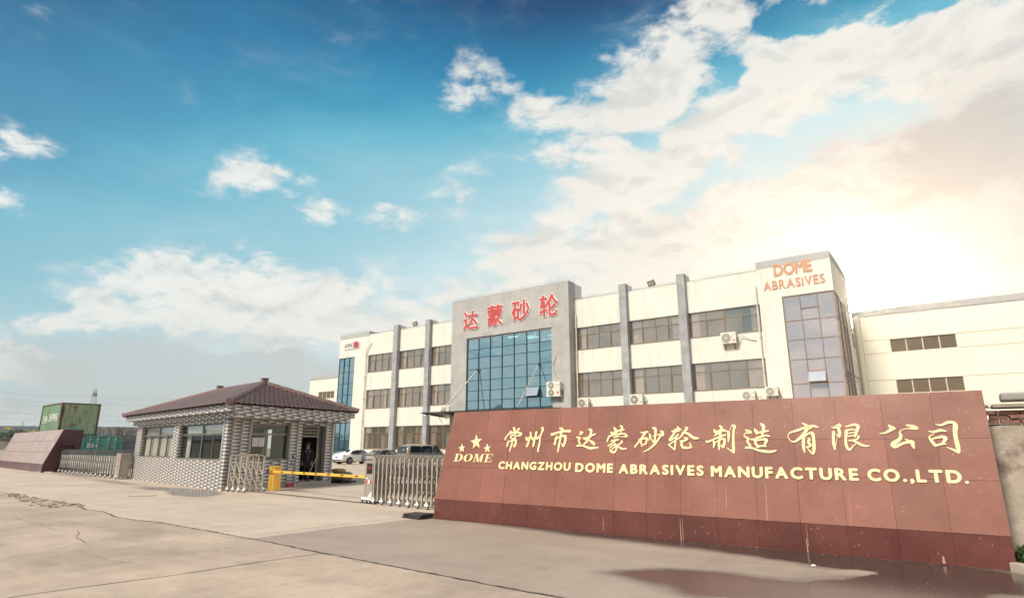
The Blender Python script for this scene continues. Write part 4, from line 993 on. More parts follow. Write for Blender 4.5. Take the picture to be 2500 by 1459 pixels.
c = MB(); c.T = T; c.add([(.16, -.004, .20), (.34, -.004, .20), (.34, -.004, .38)], [(0, 1, 2)]); c.T = None; c.build('corner_sticker', m_white, hb)
c = MB(); c.T = T; c.box(-.12, .40, -.05, .55, .10, .18); c.T = None; c.build('drive_base', m_white, g1, bevel=.01)
for x_ in (-.08, .12, .30):
    for y_ in (-.03, .53):
        c = MB(); c.T = T; c.disc((x_, y_, .06), (0, 1, 0), .06, .04, 16); c.T = None; w_ = c.build('drive_wheel', m_rubber, g1)
        c = MB(); c.T = T; c.disc((x_, y_, .06), (0, 1, 0), .024, .05, 10); c.T = None; c.build('hub', m_white, w_)
folding_gate((-23.42, 13.22, 0), (1.0, .10), 4, .34, 1.40, .78, 'short open end of a steel folding gate at the gatehouse corner', wheels=1, lev=(.22, .66, 1.10), single=True)
g3, pos, dr3, dp3 = folding_gate((-50.2, 16.1, 0), (14.84, -1.67), 28, .50, 1.50, .5, 'extended steel folding gate between the far sign wall and the gatehouse', lev=(.38, .80, 1.18), wheels=2, frm=M('gate_grey', (.25, .25, .255), .4, metal=.6, var=.1), scm=M('gate_scissor_bright', (.60, .56, .50), .35, metal=.4))
c = MB(); T = Matrix.Translation(pos[25] + Vector((.06, -.03, 0))) @ Matrix.Rotation(math.atan2(dr3.y, dr3.x), 4, 'Z'); c.T = T; c.box(0, .8, 0, .5, .12, 1.36); c.T = None; hb = c.build('drive_cabinet', MATS['cabinet_champagne'], g3, bevel=.01)
c = MB(); c.T = T; c.box(.2, .55, -.008, .001, .95, 1.15); c.box(.2, .55, -.008, .001, .66, .72); c.T = None; c.build('panel_print', M('faded_red', (.42, .20, .17), .6), hb)

# ---------------------------------------------------------------- barrier
bx_ = Vector((-22.45, 14.62, 0)); ba = math.atan2(-.95, 5.8)
br = thing('boom_barrier', bx_, 'yellow boom barrier with lowered pole across the gateway', 'barrier'); c = MB()
T = Matrix.Translation(bx_) @ Matrix.Rotation(ba, 4, 'Z'); c.T = T; c.box(-.23, .23, -.16, .16, 0, .90); c.T = None; cb = c.build('cabinet', m_yellow, br, bevel=.02)
c = MB(); c.T = T; c.box(-.245, .245, -.175, .175, .90, .945); c.T = None; c.build('cabinet_lid', m_yellow, br, bevel=.012)
c = MB(); c.T = T; c.box(-.23, .23, -.163, -.160, .08, .085); c.box(-.23, .23, -.163, -.160, .84, .845); c.T = None; c.build('door_seam', m_dirtydark, cb)
c = MB(); c.T = T; c.bar((-.12, -.21, .745), (7.35, -.21, .775), .045, .085); c.T = None; bm_ = c.build('boom', m_yellow, br, bevel=.006)
for i in range(8):
    c = MB(); c.T = T; x_ = .12 + i * .92; c.box(x_, x_ + .19, -.240, -.232, .735 + i * .004, .772 + i * .004); c.T = None; c.build('reflector', m_black, bm_)
c = MB(); c.T = T; c.box(-.30, -.10, -.25, -.17, .70, .80); c.disc((-.10, -.19, .75), (0, 1, 0), .06, .1, 14); c.T = None; c.build('boom_clamp', m_steeldark, br, bevel=.008)

# ---------------------------------------------------------------- guard
m_uni = M('uniform_navy', (.008, .008, .014), .8, var=.3, scale=8); m_skin = M('skin', (.42, .22, .15), .55, var=.06, scale=12); m_shoe = M('shoe', (.01, .01, .01), .3)


def skin(name, verts, edges, radii, mat_, parent, sub=2, root=0):
    me = bpy.data.meshes.new(name); me.from_pydata([tuple(v) for v in verts], edges, []); o = bpy.data.objects.new(name, me); COL.objects.link(o); o.parent = parent
    sk = o.modifiers.new('skin', 'SKIN'); sl = me.skin_vertices[0].data
    for i, r in enumerate(radii): sl[i].radius = r if isinstance(r, tuple) else (r, r); sl[i].use_root = (i == root)
    sk.use_smooth_shade = True
    s = o.modifiers.new('subsurf', 'SUBSURF'); s.levels = sub; s.render_levels = sub; me.materials.append(mat_)
    return o


gp = thing('person', (-24.62, 17.62, .17), 'man in dark uniform and peaked cap standing in the gatehouse doorway', 'person')
gp.rotation_euler = (0, 0, R(62)); gp.scale = (1, 1, .985)
# local frame: faces -Y
V0 = [(0, 0, .93), (0, .01, 1.08), (0, 0, 1.28), (0, .01, 1.44), (0, .005, 1.53), (0, -.015, 1.60), (0, -.02, 1.70),
      (-.10, .01, 1.40), (-.19, .015, 1.38), (-.225, .03, 1.10), (-.215, -.05, .86), (-.21, -.07, .79),
      (.10, .01, 1.40), (.19, .015, 1.38), (.225, .03, 1.10), (.215, -.05, .86), (.21, -.07, .79),
      (-.09, 0, .88), (-.10, -.01, .50), (-.11, .02, .10), (-.12, -.10, .04), (.09, 0, .88), (.10, -.01, .50), (.11, .02, .10), (.12, -.10, .04)]
E0 = [(0, 1), (1, 2), (2, 3), (3, 4), (4, 5), (5, 6), (3, 7), (7, 8), (8, 9), (9, 10), (10, 11), (3, 12), (12, 13), (13, 14), (14, 15), (15, 16), (0, 17), (17, 18), (18, 19), (19, 20), (0, 21), (21, 22), (22, 23), (23, 24)]
R0 = [(.13, .10), (.13, .10), (.15, .11), (.12, .09), (.05, .055), (.072, .085), (.07, .085), .06, .055, .042, .032, .03, .06, .055, .042, .032, .03, .08, .058, .04, .035, .08, .058, .04, .035]
body = skin('body', V0, E0, R0, m_skin, gp)
skin('coat', [(0, .0, .80), (0, .01, .95), (0, .005, 1.1), (0, 0, 1.28), (0, .01, 1.42), (0, .01, 1.49), (-.11, .01, 1.42), (-.20, .015, 1.38), (-.235, .03, 1.10), (-.225, -.05, .87), (.11, .01, 1.42), (.20, .015, 1.38), (.235, .03, 1.10), (.225, -.05, .87)],
     [(0, 1), (1, 2), (2, 3), (3, 4), (4, 5), (4, 6), (6, 7), (7, 8), (8, 9), (4, 10), (10, 11), (11, 12), (12, 13)], [(.185, .14), (.175, .135), (.17, .13), (.18, .135), (.14, .11), (.07, .07), .085, .08, .065, .055, .085, .08, .065, .055], m_uni, gp)
for s_ in (-1, 1):
    skin('trouser_leg', [(s_ * .08, 0, .90), (s_ * .10, -.01, .5), (s_ * .11, .015, .06)], [(0, 1), (1, 2)], [.105, .085, .075], m_uni, gp)
    skin('shoe', [(s_ * .11, .03, .045), (s_ * .12, -.08, .04), (s_ * .125, -.17, .032)], [(0, 1), (1, 2)], [.045, .045, .035], m_shoe, gp, 1)
    for k in range(4):
        x = s_ * (.19 + .014 * k); skin('finger', [(x, -.075 + .004 * k, .80), (x, -.088, .745 + .006 * abs(k - 1.5)), (x, -.075, .70 + .01 * abs(k - 1.5))], [(0, 1), (1, 2)], [.010, .009, .008], m_skin, body, 1)
    skin('thumb', [(s_ * .185, -.09, .80), (s_ * .17, -.11, .765), (s_ * .172, -.115, .735)], [(0, 1), (1, 2)], [.011, .010, .008], m_skin, body, 1)
def ell(c, cx, cy, cz, rx, ry, rz, n=14, m=8, z0=-1, z1=1):
    P = []; F = []
    for j in range(m + 1):
        ph = math.asin(z0 + (z1 - z0) * j / m)
        for i in range(n): t = 2 * math.pi * i / n; P.append((cx + rx * math.cos(ph) * math.cos(t), cy + ry * math.cos(ph) * math.sin(t), cz + rz * math.sin(ph)))
    for j in range(m):
        for i in range(n): F.append((j * n + i, j * n + (i + 1) % n, (j + 1) * n + (i + 1) % n, (j + 1) * n + i))
    c.add(P, F + [tuple(range(n))[::-1], tuple(m * n + i for i in range(n))])


def part(name, mat_, parent, fill, smooth=True, bevel=0):
    """part in the local frame of a rotated root"""
    c = MB(); fill(c); me = bpy.data.meshes.new(name); me.from_pydata(c.v, [], c.f); me.materials.append(mat_)
    bm = bmesh.new(); bm.from_mesh(me); bmesh.ops.recalc_face_normals(bm, faces=bm.faces); bm.to_mesh(me); bm.free()
    if smooth: me.shade_smooth()
    o = bpy.data.objects.new(name, me); COL.objects.link(o); o.parent = parent
    if bevel: b = o.modifiers.new('bevel', 'BEVEL'); b.width = bevel; b.segments = 2
    return o


part('nose', m_skin, body, lambda c: ell(c, 0, -.115, 1.63, .014, .022, .024)); m_hair = M('hair', (.01, .009, .008), .8)
part('hair', m_hair, gp, lambda c: ell(c, 0, .015, 1.675, .088, .098, .075))
for s_ in (-1, 1):
    part('ear', m_skin, body, lambda c: ell(c, s_ * .083, -.01, 1.64, .012, .022, .034, 8, 6)); part('eye', m_black, body, lambda c: ell(c, s_ * .030, -.100, 1.655, .012, .006, .006, 8, 6))
part('mouth', M('lips', (.25, .10, .08), .5), body, lambda c: ell(c, 0, -.098, 1.585, .024, .008, .006, 8, 6))
cap = part('peaked_cap', m_uni, gp, lambda c: (ell(c, 0, -.005, 1.765, .125, .135, .035), c.tube([(0, 0, 1.695), (0, 0, 1.755)], .098, 18)))
part('cap_peak', m_black, cap, lambda c: ell(c, 0, -.10, 1.70, .085, .075, .012)); part('cap_badge', m_white, cap, lambda c: ell(c, 0, -.115, 1.752, .022, .014, .026, 10, 6))
m_badge = M('badge_silver', (.6, .6, .62), .4)
part('chest_badge', m_badge, gp, lambda c: (c.box(-.13, -.06, -.152, -.140, 1.335, 1.355), c.box(.06, .13, -.152, -.140, 1.335, 1.355)), False)
for k in range(4): part('button', m_badge, gp, lambda c: ell(c, 0, -.135, 1.36 - k * .11, .010, .006, .010, 8, 6))
part('collar_shirt', M('shirt', (.12, .16, .22), .8), gp, lambda c: ell(c, 0, -.055, 1.47, .035, .03, .03))

# broom, dustpan, sack
bt, bb = GH(-.04, 4.72, 1.36), Vector((-24.28, 17.3, .03))
bro = thing('broom', bb, 'pale wooden broom handle leaning against the gatehouse doorway', 'broom')
c = MB(); c.tube([bb + (bt - bb) * .22, bt], .016, 8); c.build('handle', M('wood_pale', (.62, .50, .34), .6), bro)
c = MB(); c.tube([bb, bb + (bt - bb) * .25], .035, 8, r2=.02); c.build('brush', m_rubber, bro)
dpn = thing('dustpan', GH(-.2, 3.15, 0), 'red long-handled dustpan standing by the gatehouse wall', 'dustpan'); q = GH(-.25, 3.12, 0)
m_pan = M('pan_red', (.50, .05, .06), .4)
c = MB(); c.T = Matrix.Translation(q) @ Matrix.Rotation(R(-95), 4, 'Z'); c.add([(-.17, -.14, .01), (.17, -.14, .01), (.17, .14, .01), (-.17, .14, .01), (-.15, .06, .16), (.15, .06, .16), (.15, .14, .18), (-.15, .14, .18)], [(0, 1, 2, 3), (3, 2, 6, 7), (4, 5, 6, 7), (0, 3, 7, 4), (1, 5, 6, 2)]); c.T = None; c.build('pan', m_pan, dpn)
c = MB(); c.tube([q + Vector((0, .05, .14)), q + Vector((-.06, .08, .95))], .012, 8); c.build('handle', m_white, dpn)
c = MB(); c.tube([q + Vector((-.04, .05, .90)), q + Vector((-.075, .09, 1.10))], .02, 8); c.build('grip', m_black, dpn)
mp = thing('mop', GH(-.12, 3.5, 0), 'pink-handled mop beside the red dustpan', 'mop'); q = GH(-.15, 3.48, 0)
c = MB(); c.tube([q + Vector((0, 0, .12)), GH(-.03, 3.46, .95)], .011, 8); c.build('handle', M('pink_plastic', (.60, .20, .26), .5), mp)
c = MB(); c.tube([q + Vector((0, 0, .0)), q + Vector((0, 0, .15))], .08, 10, r2=.025); c.build('mop_head', M('mop_grey', (.55, .52, .50), .9), mp)


def sack(loc, sx, sy, sz, col, label, seed, rot=0):
    rnd = random.Random(seed); c = MB(); n, m = 16, 10; P = []; F = []
    for j in range(m + 1):
        ph = -math.pi / 2 + math.pi * j / m
        for i in range(n):
            t = 2 * math.pi * i / n; rr = 1 + rnd.uniform(-.07, .07); k = abs(math.cos(ph)) ** .55
            P.append((sx * k * math.copysign(abs(math.cos(t)) ** .7, math.cos(t)) * rr, sy * k * math.copysign(abs(math.sin(t)) ** .7, math.sin(t)) * rr, sz * (1 + math.sin(ph)) * (1 + rnd.uniform(-.03, .03)) * .5))
    for j in range(m):
        for i in range(n): F.append((j * n + i, j * n + (i + 1) % n, (j + 1) * n + (i + 1) % n, (j + 1) * n + i))
    c.T = Matrix.Translation(loc) @ Matrix.Rotation(rot, 4, 'Z'); c.add(P, F); c.T = None
    return tag(c.build('sack', col, smooth=True), label, 'sack', 'bags piled behind the gatehouse')


m_sack = M('sack_ochre', (.42, .30, .10), .7, var=.3, scale=6, bump=.4, bscale=12); m_sack2 = M('sack_grey', (.24, .19, .12), .7, var=.3, scale=6, bump=.4, bscale=12)
c = MB(); c.T = Matrix.Translation((-24.75, 19.75, 0)); c.box(-.75, .62, -.45, .45, .03, .10); c.T = None; tag(c.build('pallet', m_black), 'low black pallet under the ochre bags', 'pallet')
sack((-24.95, 19.75, .1), .42, .40, .36, m_sack, 'ochre plastic bag on the black pallet, next to the gatehouse', 3)
sack((-24.35, 19.65, .1), .36, .36, .42, m_sack2, 'brownish bag on the black pallet, furthest from the gatehouse', 4)
sack((-25.1, 19.85, .44), .34, .32, .22, m_sack, 'small ochre bag lying on top of the other bags', 5)
# ---------------------------------------------------------------- factory building
YF = 46.0
fb_ = thing('factory_building', (-27, 50, 0), 'long cream three-storey factory with grey portal, piers and two glazed end towers', 'building')
FW = lambda x, z, h: Vector((x, YF - h, z))
FLZ = [(1.50, 3.88), (5.93, 8.03), (10.08, 12.08)]
PARZ = 14.5


def bx(x0, x1, y0, y1, z0, z1, name, mat_, parent=None, bevel=0, **k):
    c = MB(); c.box(x0, x1, y0, y1, z0, z1); return c.build(name, mat_, parent if parent is not None else fb_, bevel=bevel, **k)


# (x0, x1) of the bays between piers
BAYS = [(-54.15, -49.65), (-48.95, -44.68), (-44.05, -40.34), (-26.45, -21.75), (-21.1, -16.6), (-15.95, -10.48)]
PIERS = [(-49.65, -48.95), (-44.68, -44.05), (-21.75, -21.1), (-16.6, -15.95)]
for x0, x1 in BAYS:
    zs = [0.0] + [v_ for a in FLZ for v_ in a] + [PARZ + .02 if x0 < -30 else PARZ + .17]
    for i in range(0, len(zs), 2): bx(x0, x1, YF, YF + .3, zs[i], zs[i + 1], 'wall_panel', m_cream)
    bx(x0, x1, YF - .015, YF + .32, zs[-1], zs[-1] + .05, 'coping', m_cap)
for x0, x1 in PIERS:
    zt = 15.05 if x0 < -30 else 15.32
    bx(x0, x1 - .0, YF - .42, YF + .06, 0, zt, 'pier', m_pillar); bx(x0 + .05, x1 + .0, YF + .063, YF + .9, PARZ - .5, zt - .03, 'pier_back', m_cream)
m_lintel = M('window_sill_trim', (.22, .185, .15), .6)  # plain dark brown for the window sills


def win(x0, x1, z0, z1, cols=4, trans=.70, curt=(), seed=0):
    rnd = random.Random(seed * 7 + int(x0 * 10)); w = .055; zt = z1 - trans; f_ = None
    xs = [x0 + (x1 - x0) * k / cols for k in range(cols + 1)]
    posts = [(xs[k], z0 + w, z1 - w, .10 if k == cols // 2 else .055) for k in range(1, cols)]
    f_ = sash(FW, x0, x1, z0, z1, w, .07, -.12, 'window', fb_, mt=m_bronze, posts=posts,
              rails=[(zt, (xs[k] + (.05 if k == cols // 2 else .028)) if k else x0 + w, (xs[k + 1] - (.05 if k + 1 == cols // 2 else .028)) if k + 1 < cols else x1 - w, .055) for k in range(cols)])
    for k in range(cols):
        pane(FW, xs[k], xs[k + 1], z0 + .03, zt, -.165 - .02 * (k % 2), g_win, f_, .014); pane(FW, xs[k], xs[k + 1], zt, z1 - .03, -.165, g_win, f_, .012)
    for (a, b) in curt:
        xa, xb = x0 + (x1 - x0) * a, x0 + (x1 - x0) * b; curtain(FW, xa, xb, z0 - .1, z1 + .05, -.27, f_, m_curtain, .05, .21)
    # sliding sash stiles
    c = MB()
    for k in range(cols):
        if k % 2 == 0: c.bar(FW(xs[k + 1] - .05, z0 + w, -.11), FW(xs[k + 1] - .05, zt - .03, -.11), .035, .03)
    c.build('sash_stile', m_bronze, f_)
    return f_


CUR = {0: [[(0, .12)], [(.0, .2), (.62, .70)], []], 1: [[(.03, .20), (.62, .97)], [(.02, .22)], [(.02, .22), (.85, 1)]], 2: [[(.0, .25)], [(.02, .25)], [(.02, .25)]],
       3: [[(0, .2)], [(.02, .10)], [(.10, .24)]], 4: [[(.1, .3)], [(.03, .21)], [(.03, .22), (.82, .98)]], 5: [[(.1, .3)], [(.03, .16), (.76, .99)], [(.02, .14), (.86, .99)]]}
for bi, (x0, x1) in enumerate(BAYS):
    for fi, (z0, z1) in enumerate(FLZ):
        win(x0, x1, z0, z1, 4, .70, CUR[bi][fi], fi)
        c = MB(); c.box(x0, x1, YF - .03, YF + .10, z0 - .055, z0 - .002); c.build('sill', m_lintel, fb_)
        if fi == 0 and bi < 3:   # blinds and paper on the ground floor
            for k in range(4):
                if (k + bi) % 2 == 0: pane(FW, x0 + (x1 - x0) * (k / 4) + .1, x0 + (x1 - x0) * ((k + 1) / 4) - .1, z0 + .05, z1 - .8, -.5, m_gcur, fb_, name='blind')
# interior behind the windows: floors, back wall, ceiling lights unlit
for (a, b) in ((-54.1, -40.4), (-26.4, -10.5)):
    bx(a, b, YF + 4.0, YF + 4.1, 0, 14, 'inner_wall', m_room)
    for z in (4.6, 8.9, 13.0, .0): bx(a, b, YF + .32, YF + 4.0, z, z + .25, 'floor_slab', m_room)
for x0, x1 in PIERS + [(-54.15, -54.1), (-10.55, -10.5)]: bx(x0, x1, YF + .33, YF + 3.99, .26, 14, 'inner_wall', m_room)
bx(-54.1, -10.5, YF + .32, YF + 14, 14.0, 14.3, 'roof', m_cap); bx(-54.1, -10.5, YF + 13.8, YF + 14, 0, 14.0, 'rear_wall', m_cream)
# lightning strip on short stands along the parapets
m_wire = M('galvanised_wire', (.42, .40, .37), .5, metal=.5)
c = MB()
def rail_(pts):
    c.tube(pts, .016, 5)
    for a, b in zip(pts, pts[1:]):
        a, b = Vector(a), Vector(b); n = max(1, int((b - a).length / 1.3))
        if abs((b - a).z) > .5: continue
        for k in range(n): p = a + (b - a) * (k + .5) / n; c.bar(p, p - Vector((0, 0, .16)), .02, .02)
for x0, x1 in BAYS:
    z = PARZ + (.22 if x0 < -30 else .37); rail_([(x0, YF + .2, z), (x1, YF + .2, z)])
for x0, x1 in PIERS: zt = 15.2 if x0 < -30 else 15.48; rail_([(x0, YF + .3, zt), (x1 + .1, YF + .3, zt), (x1 + .1, YF + .6, zt - .7)])
rail_([(-59.2, YF + .2, 15.15), (-54.2, YF + .2, 15.15)]); rail_([(-10.4, YF + .2, 15.55), (-5.6, YF + .2, 15.62), (-5.5, 54, 15.6)]); rail_([(-40.2, 45.2, 16.55), (-26.6, 45.2, 16.55)])
rail_([(-5.0, 54.1, 12.4), (24, 54.1, 12.55)]); rail_([(-69, 54.1, 12.0), (-59, 54.1, 12.0)])
c.build('lightning_strip', m_wire, fb_, kind='stuff')

# portal
PX0, PX1, PY, PZ = -40.36, -26.43, 45.03, 16.3
bx(PX0, PX1, PY, PY + 1.2, 12.25, PZ, 'portal_header', m_grey); bx(PX0, -38.34, PY, PY + 1.2, 0, 12.247, 'portal_pier', m_grey); bx(-28.30, PX1, PY, PY + 1.2, 0, 12.247, 'portal_pier', m_grey)
bx(PX0 + .02, PX1 + .02, PY + 1.203, PY + 2.4, 13, PZ - .05, 'portal_back', m_cream); bx(PX0 - .01, PX1 + .01, PY - .01, PY + 1.3, PZ, PZ + .05, 'coping', m_cap)
c = MB(); c.box(PX0 + .0, PX1, PY - .004, PY - .001, 12.10, 12.13); c.box(PX0, -38.34, PY - .004, PY - .001, 8.1, 8.12); c.box(-28.3, PX1, PY - .004, PY - .001, 8.1, 8.12); c.build('render_joint', M('joint_grey', (.29, .28, .27), .9), fb_)
PW = lambda x, z, h: Vector((x, 45.18 - h, z))
cx = [-38.30, -36.87, -35.43, -34.0, -32.57, -31.13, -29.70, -28.32]; cz = [.3, 1.4, 2.5, 3.6, 4.3, 5.2, 6.05, 7.0, 8.0, 9.1, 10.2, 11.04, 12.22]
cw = sash(PW, cx[0], cx[-1], cz[0], cz[-1], .05, .06, .01, 'curtain_wall', fb_, mt=m_bluef, rails=[(z, cx[0] + .05, cx[-1] - .05, .045) for z in cz[1:-1]])
c = MB()
for x in cx[1:-1]: c.bar(PW(x, cz[0] + .05, .025), PW(x, cz[-1] - .05, .025), .05, .05, up=(0, 1, 0))
c.build('mullion', m_bluef, cw)
for i in range(7):
    for j in range(len(cz) - 1):
        if i == 5 and j == 6: continue
        pane(PW, cx[i], cx[i + 1], cz[j], cz[j + 1], -.02, g_blue, cw, .009)
g_vent = glass('vent_glass_sky', (.80, .84, .90), (.5, .55, .6), .8, base=(.55, .60, .68), bfac=.5)  # pale sky reflection put into the pane's solid colour
# open top-hung vent
c = MB(); a0, a1, z0, z1 = cx[5] + .03, cx[6] - .03, 6.05, 7.0
c.add([PW(a0, z1, .03), PW(a1, z1, .03), PW(a1, z0 + .10, .42), PW(a0, z0 + .10, .42)], [(0, 1, 2, 3)]); ve = c.build('vent_pane', g_vent, cw, fixn=False)
c = MB()
for p, q in (((a0, z1, .03), (a1, z1, .03)), ((a1, z1, .03), (a1, z0 + .10, .42)), ((a1, z0 + .10, .42), (a0, z0 + .10, .42)), ((a0, z0 + .10, .42), (a0, z1, .03))): c.bar(PW(*p), PW(*q), .045, .045)
c.build('vent_frame', m_bluef, ve)
bx(-38.3, -28.32, 50.2, 50.3, 0, 12.5, 'hall_wall', m_room)
bx(-38.3, -28.32, 45.4, 50.2, 12.4, 12.5, 'hall_ceiling', m_room); bx(-38.3, -28.32, 46.6, 50.2, 4.5, 4.8, 'hall_floor', m_room)
m_tube = emis('ceiling_tube', (1, .95, .85), 7.0); m_bulb = emis('chandelier_bulb', (1, .55, .35), 5.0)
for (x, y, l) in ((-35.0, 47.4, 1.2), (-33.2, 48.2, 1.0), (-31.8, 46.3, 1.2), (-29.4, 46.2, 1.2)):
    c = MB(); c.box(x, x + l, y, y + .14, 12.33 if y > 47 else 11.75, 12.38 if y > 47 else 11.80); c.build('ceiling_light', m_tube, fb_)
for (x, y, z) in ((-36.3, 47.0, 12.32), (-34.3, 46.2, 12.3), (-32.6, 46.0, 12.1), (-30.7, 46.0, 12.1), (-29.3, 46.4, 12.3), (-31.5, 46.1, 11.2)):
    c = MB(); c.disc((x, y, z), (0, 0, 1), .07, .04, 10); c.build('downlight', m_tube, fb_)
for (x, z) in ((-30.1, 11.45), (-29.4, 11.45)):
    c = MB()
    for k in range(6): ell(c, x + .13 * math.cos(k), 46.6 + .13 * math.sin(k), z + .05 * (k % 3), .05, .05, .05, 6, 4)
    c.build('chandelier', m_bulb, fb_)
LET = [('达', -38.87, -36.72, 13.02, 15.10), ('蒙', -35.80, -33.66, 13.02, 15.30), ('砂', -32.80, -30.54, 13.14, 15.36), ('轮', -29.60, -27.42, 13.16, 15.42)]
PF = lambda x, z, h: Vector((x, PY - h, z))
for ch, a, b, z0, z1 in LET:
    for (rad, h0, h1, mt, nm, n_) in ((.115, -.01, .07, m_white, 'character_outline', 14), (.045, .05, .11, m_red, 'character', 8)):
        me, x0, x1, y0, y1 = glyph(ch, 0, .5)
        fat(me, rad, lambda z: h0 if z < 0 else h1, lambda x, y, dx, dy, h: PF(a + .13 + (x - x0) / (x1 - x0) * (b - a - .26) + dx, z0 + .13 + (y - y0) / (y1 - y0) * (z1 - z0 - .26) + dy, h), mt, fb_, nm, n_)

# end towers
def tower(x0, x1, ztop, gx0, gx1, gcols, rows, glassm, side, framem, sidey):
    """front pier(s) beside a curtain wall that turns the outer corner; side = +1 right corner, -1 left corner"""
    pier = (x0, gx0 - .03) if side > 0 else (gx1 + .03, x1)
    yb = 54.0; zt = rows[-1] + .03; y_f = YF - .04
    bx(pier[0], pier[1], y_f, yb, 0, zt, 'tower_wall', m_cream)
    bx(x0, x1, y_f - .0, yb, zt + .003, ztop - .55, 'tower_wall', m_cream); bx(x0 - .02, x1 + .02, y_f - .02, yb + .02, ztop - .55, ztop, 'parapet_band', m_cap)
    xs_ = x1 if side > 0 else x0
    # side: pilaster at the back
    bx(min(xs_, xs_ - side * .4), max(xs_, xs_ - side * .4), sidey, yb, 0, zt, 'tower_wall', m_cream)
    fr = lambda x, z, h: Vector((x, y_f + .06 - h, z)); sd = lambda s, z, h: Vector((xs_ - side * .06 + side * h, (y_f + .06) + s, z))
    cw_ = sash(fr, gx0, gx1, rows[0], rows[-1], .05, .06, .02, 'curtain_wall', fb_, mt=framem, rails=[(z, gx0 + .05, gx1 - .05, .045) for z in rows[1:-1]])
    cxs = [gx0 + (gx1 - gx0) * k / gcols for k in range(gcols + 1)]; c = MB()
    for x in cxs[1:-1]: c.bar(fr(x, rows[0], .03), fr(x, rows[-1], .03), .05, .05, up=(0, 1, 0))
    L = sidey - y_f - .06; n = 3; ss_ = [L * k / n for k in range(n + 1)]
    for s in ss_: c.bar(sd(s, rows[0], .0), sd(s, rows[-1], .0), .05, .05, up=(0, 1, 0))
    for z in rows: c.bar(sd(0, z, .0), sd(L, z, .0), .045, .05)
    c.build('mullion', framem, cw_)
    for i in range(gcols):
        for j in range(len(rows) - 1): pane(fr, cxs[i], cxs[i + 1], rows[j], rows[j + 1], -.02, glassm, cw_, .008)
    for i in range(n):
        for j in range(len(rows) - 1): pane(sd, ss_[i], ss_[i + 1], rows[j], rows[j + 1], -.02, glassm, cw_, .006)
    # floors, back wall; opaque inner walls added to block the sun showing through
    bx(x0 + .2, x1 - .2, sidey - .35, sidey - .25, .1, zt - .1, 'inner_wall', m_room)
    bx(*((gx0 - .0, gx0 + .08) if side > 0 else (gx1 - .08, gx1)), YF + .2, sidey - .4, .1, zt - .1, 'inner_wall', m_room)
    xi = (xs_ - 1.2) if side > 0 else (xs_ + 1.1); bx(xi, xi + .1, YF + 1.4, sidey - .4, .1, zt - .1, 'sun_block_wall', m_room)
    for z in (4.3, 8.4): bx(gx0 + .2 if side > 0 else gx0 + .2, gx1 - .2, YF + .3, sidey - .2, z, z + .25, 'floor_slab', m_room)
    return cw_, fr, cxs


twr, frr, cxr = tower(-10.47, -5.46, 15.32, -8.85, -5.46, 3, [.3, 1.7, 3.1, 4.5, 6.02, 7.72, 9.14, 10.54, 12.36], g_tower, 1, M('tower_frame', (.30, .20, .14), .5), 51.3)
twl, frl, cxl = tower(-59.42, -54.15, 14.95, -59.42, -56.56, 3, [.3, 1.5, 2.80, 4.40, 6.0, 7.66, 9.0, 10.35, 12.07], g_blue, -1, m_bluef, 51.3)
c = MB(); c.bar(frr(cxr[1], 11.38, .03), frr(cxr[2], 11.38, .03), .05, .04); c.bar(frr(cxr[1], 6.86, .03), frr(cxr[2], 6.86, .03), .05, .06); c.build('mullion', MATS['tower_frame'], twr)
c = MB(); c.bar(frl(cxl[1], 11.2, .03), frl(cxl[2], 11.2, .03), .05, .04); c.bar(frl(cxl[1], 6.8, .03), frl(cxl[2], 6.8, .03), .05, .04); c.build('mullion', m_bluef, twl)
# open vents of the right tower
c = MB(); c.add([frr(cxr[1] + .03, 6.84, .05), frr(cxr[2] - .03, 6.84, .05), frr(cxr[2] - .03, 6.10, .38), frr(cxr[1] + .03, 6.10, .38)], [(0, 1, 2, 3)]); v1 = c.build('vent_pane', g_vent, twr, fixn=False)
c = MB()
for p, q in (((cxr[1] + .03, 6.10, .38), (cxr[2] - .03, 6.10, .38)), ((cxr[2] - .03, 6.84, .05), (cxr[2] - .03, 6.10, .38)), ((cxr[1] + .03, 6.84, .05), (cxr[1] + .03, 6.10, .38)), ((cxr[1] + .03, 6.84, .05), (cxr[2] - .03, 6.84, .05))): c.bar(frr(*p), frr(*q), .05, .05)
c.build('vent_frame', MATS['tower_frame'], v1)
c = MB(); a = Vector((-5.44, 48.3, 6.9)); q = [a, a + Vector((0, 1.2, 0)), a + Vector((.62, 1.2, -.75)), a + Vector((.62, 0, -.75))]; c.add(q, [(0, 1, 2, 3)]); v2 = c.build('vent_pane', g_tower, twr, fixn=False)
c = MB()
for k in range(4): c.bar(q[k], q[(k + 1) % 4], .07, .07)
c.bar(a + Vector((0, 0, -.75)), q[3], .04, .04); c.build('vent_frame', m_bronze, v2)
FT = lambda x, z, h: Vector((x, YF - .04 - h, z))
letters('DOME', FT, -9.24, -6.64, 13.98, 14.90, m_orange, fb_, name='letter', bold=.032, h0=-.01, h1=.04, gapf=.03)
letters('ABRASIVES', FT, -10.06, -5.92, 13.00, 13.68, m_orange, fb_, name='letter', bold=.02, h0=-.01, h1=.04, gapf=.12)

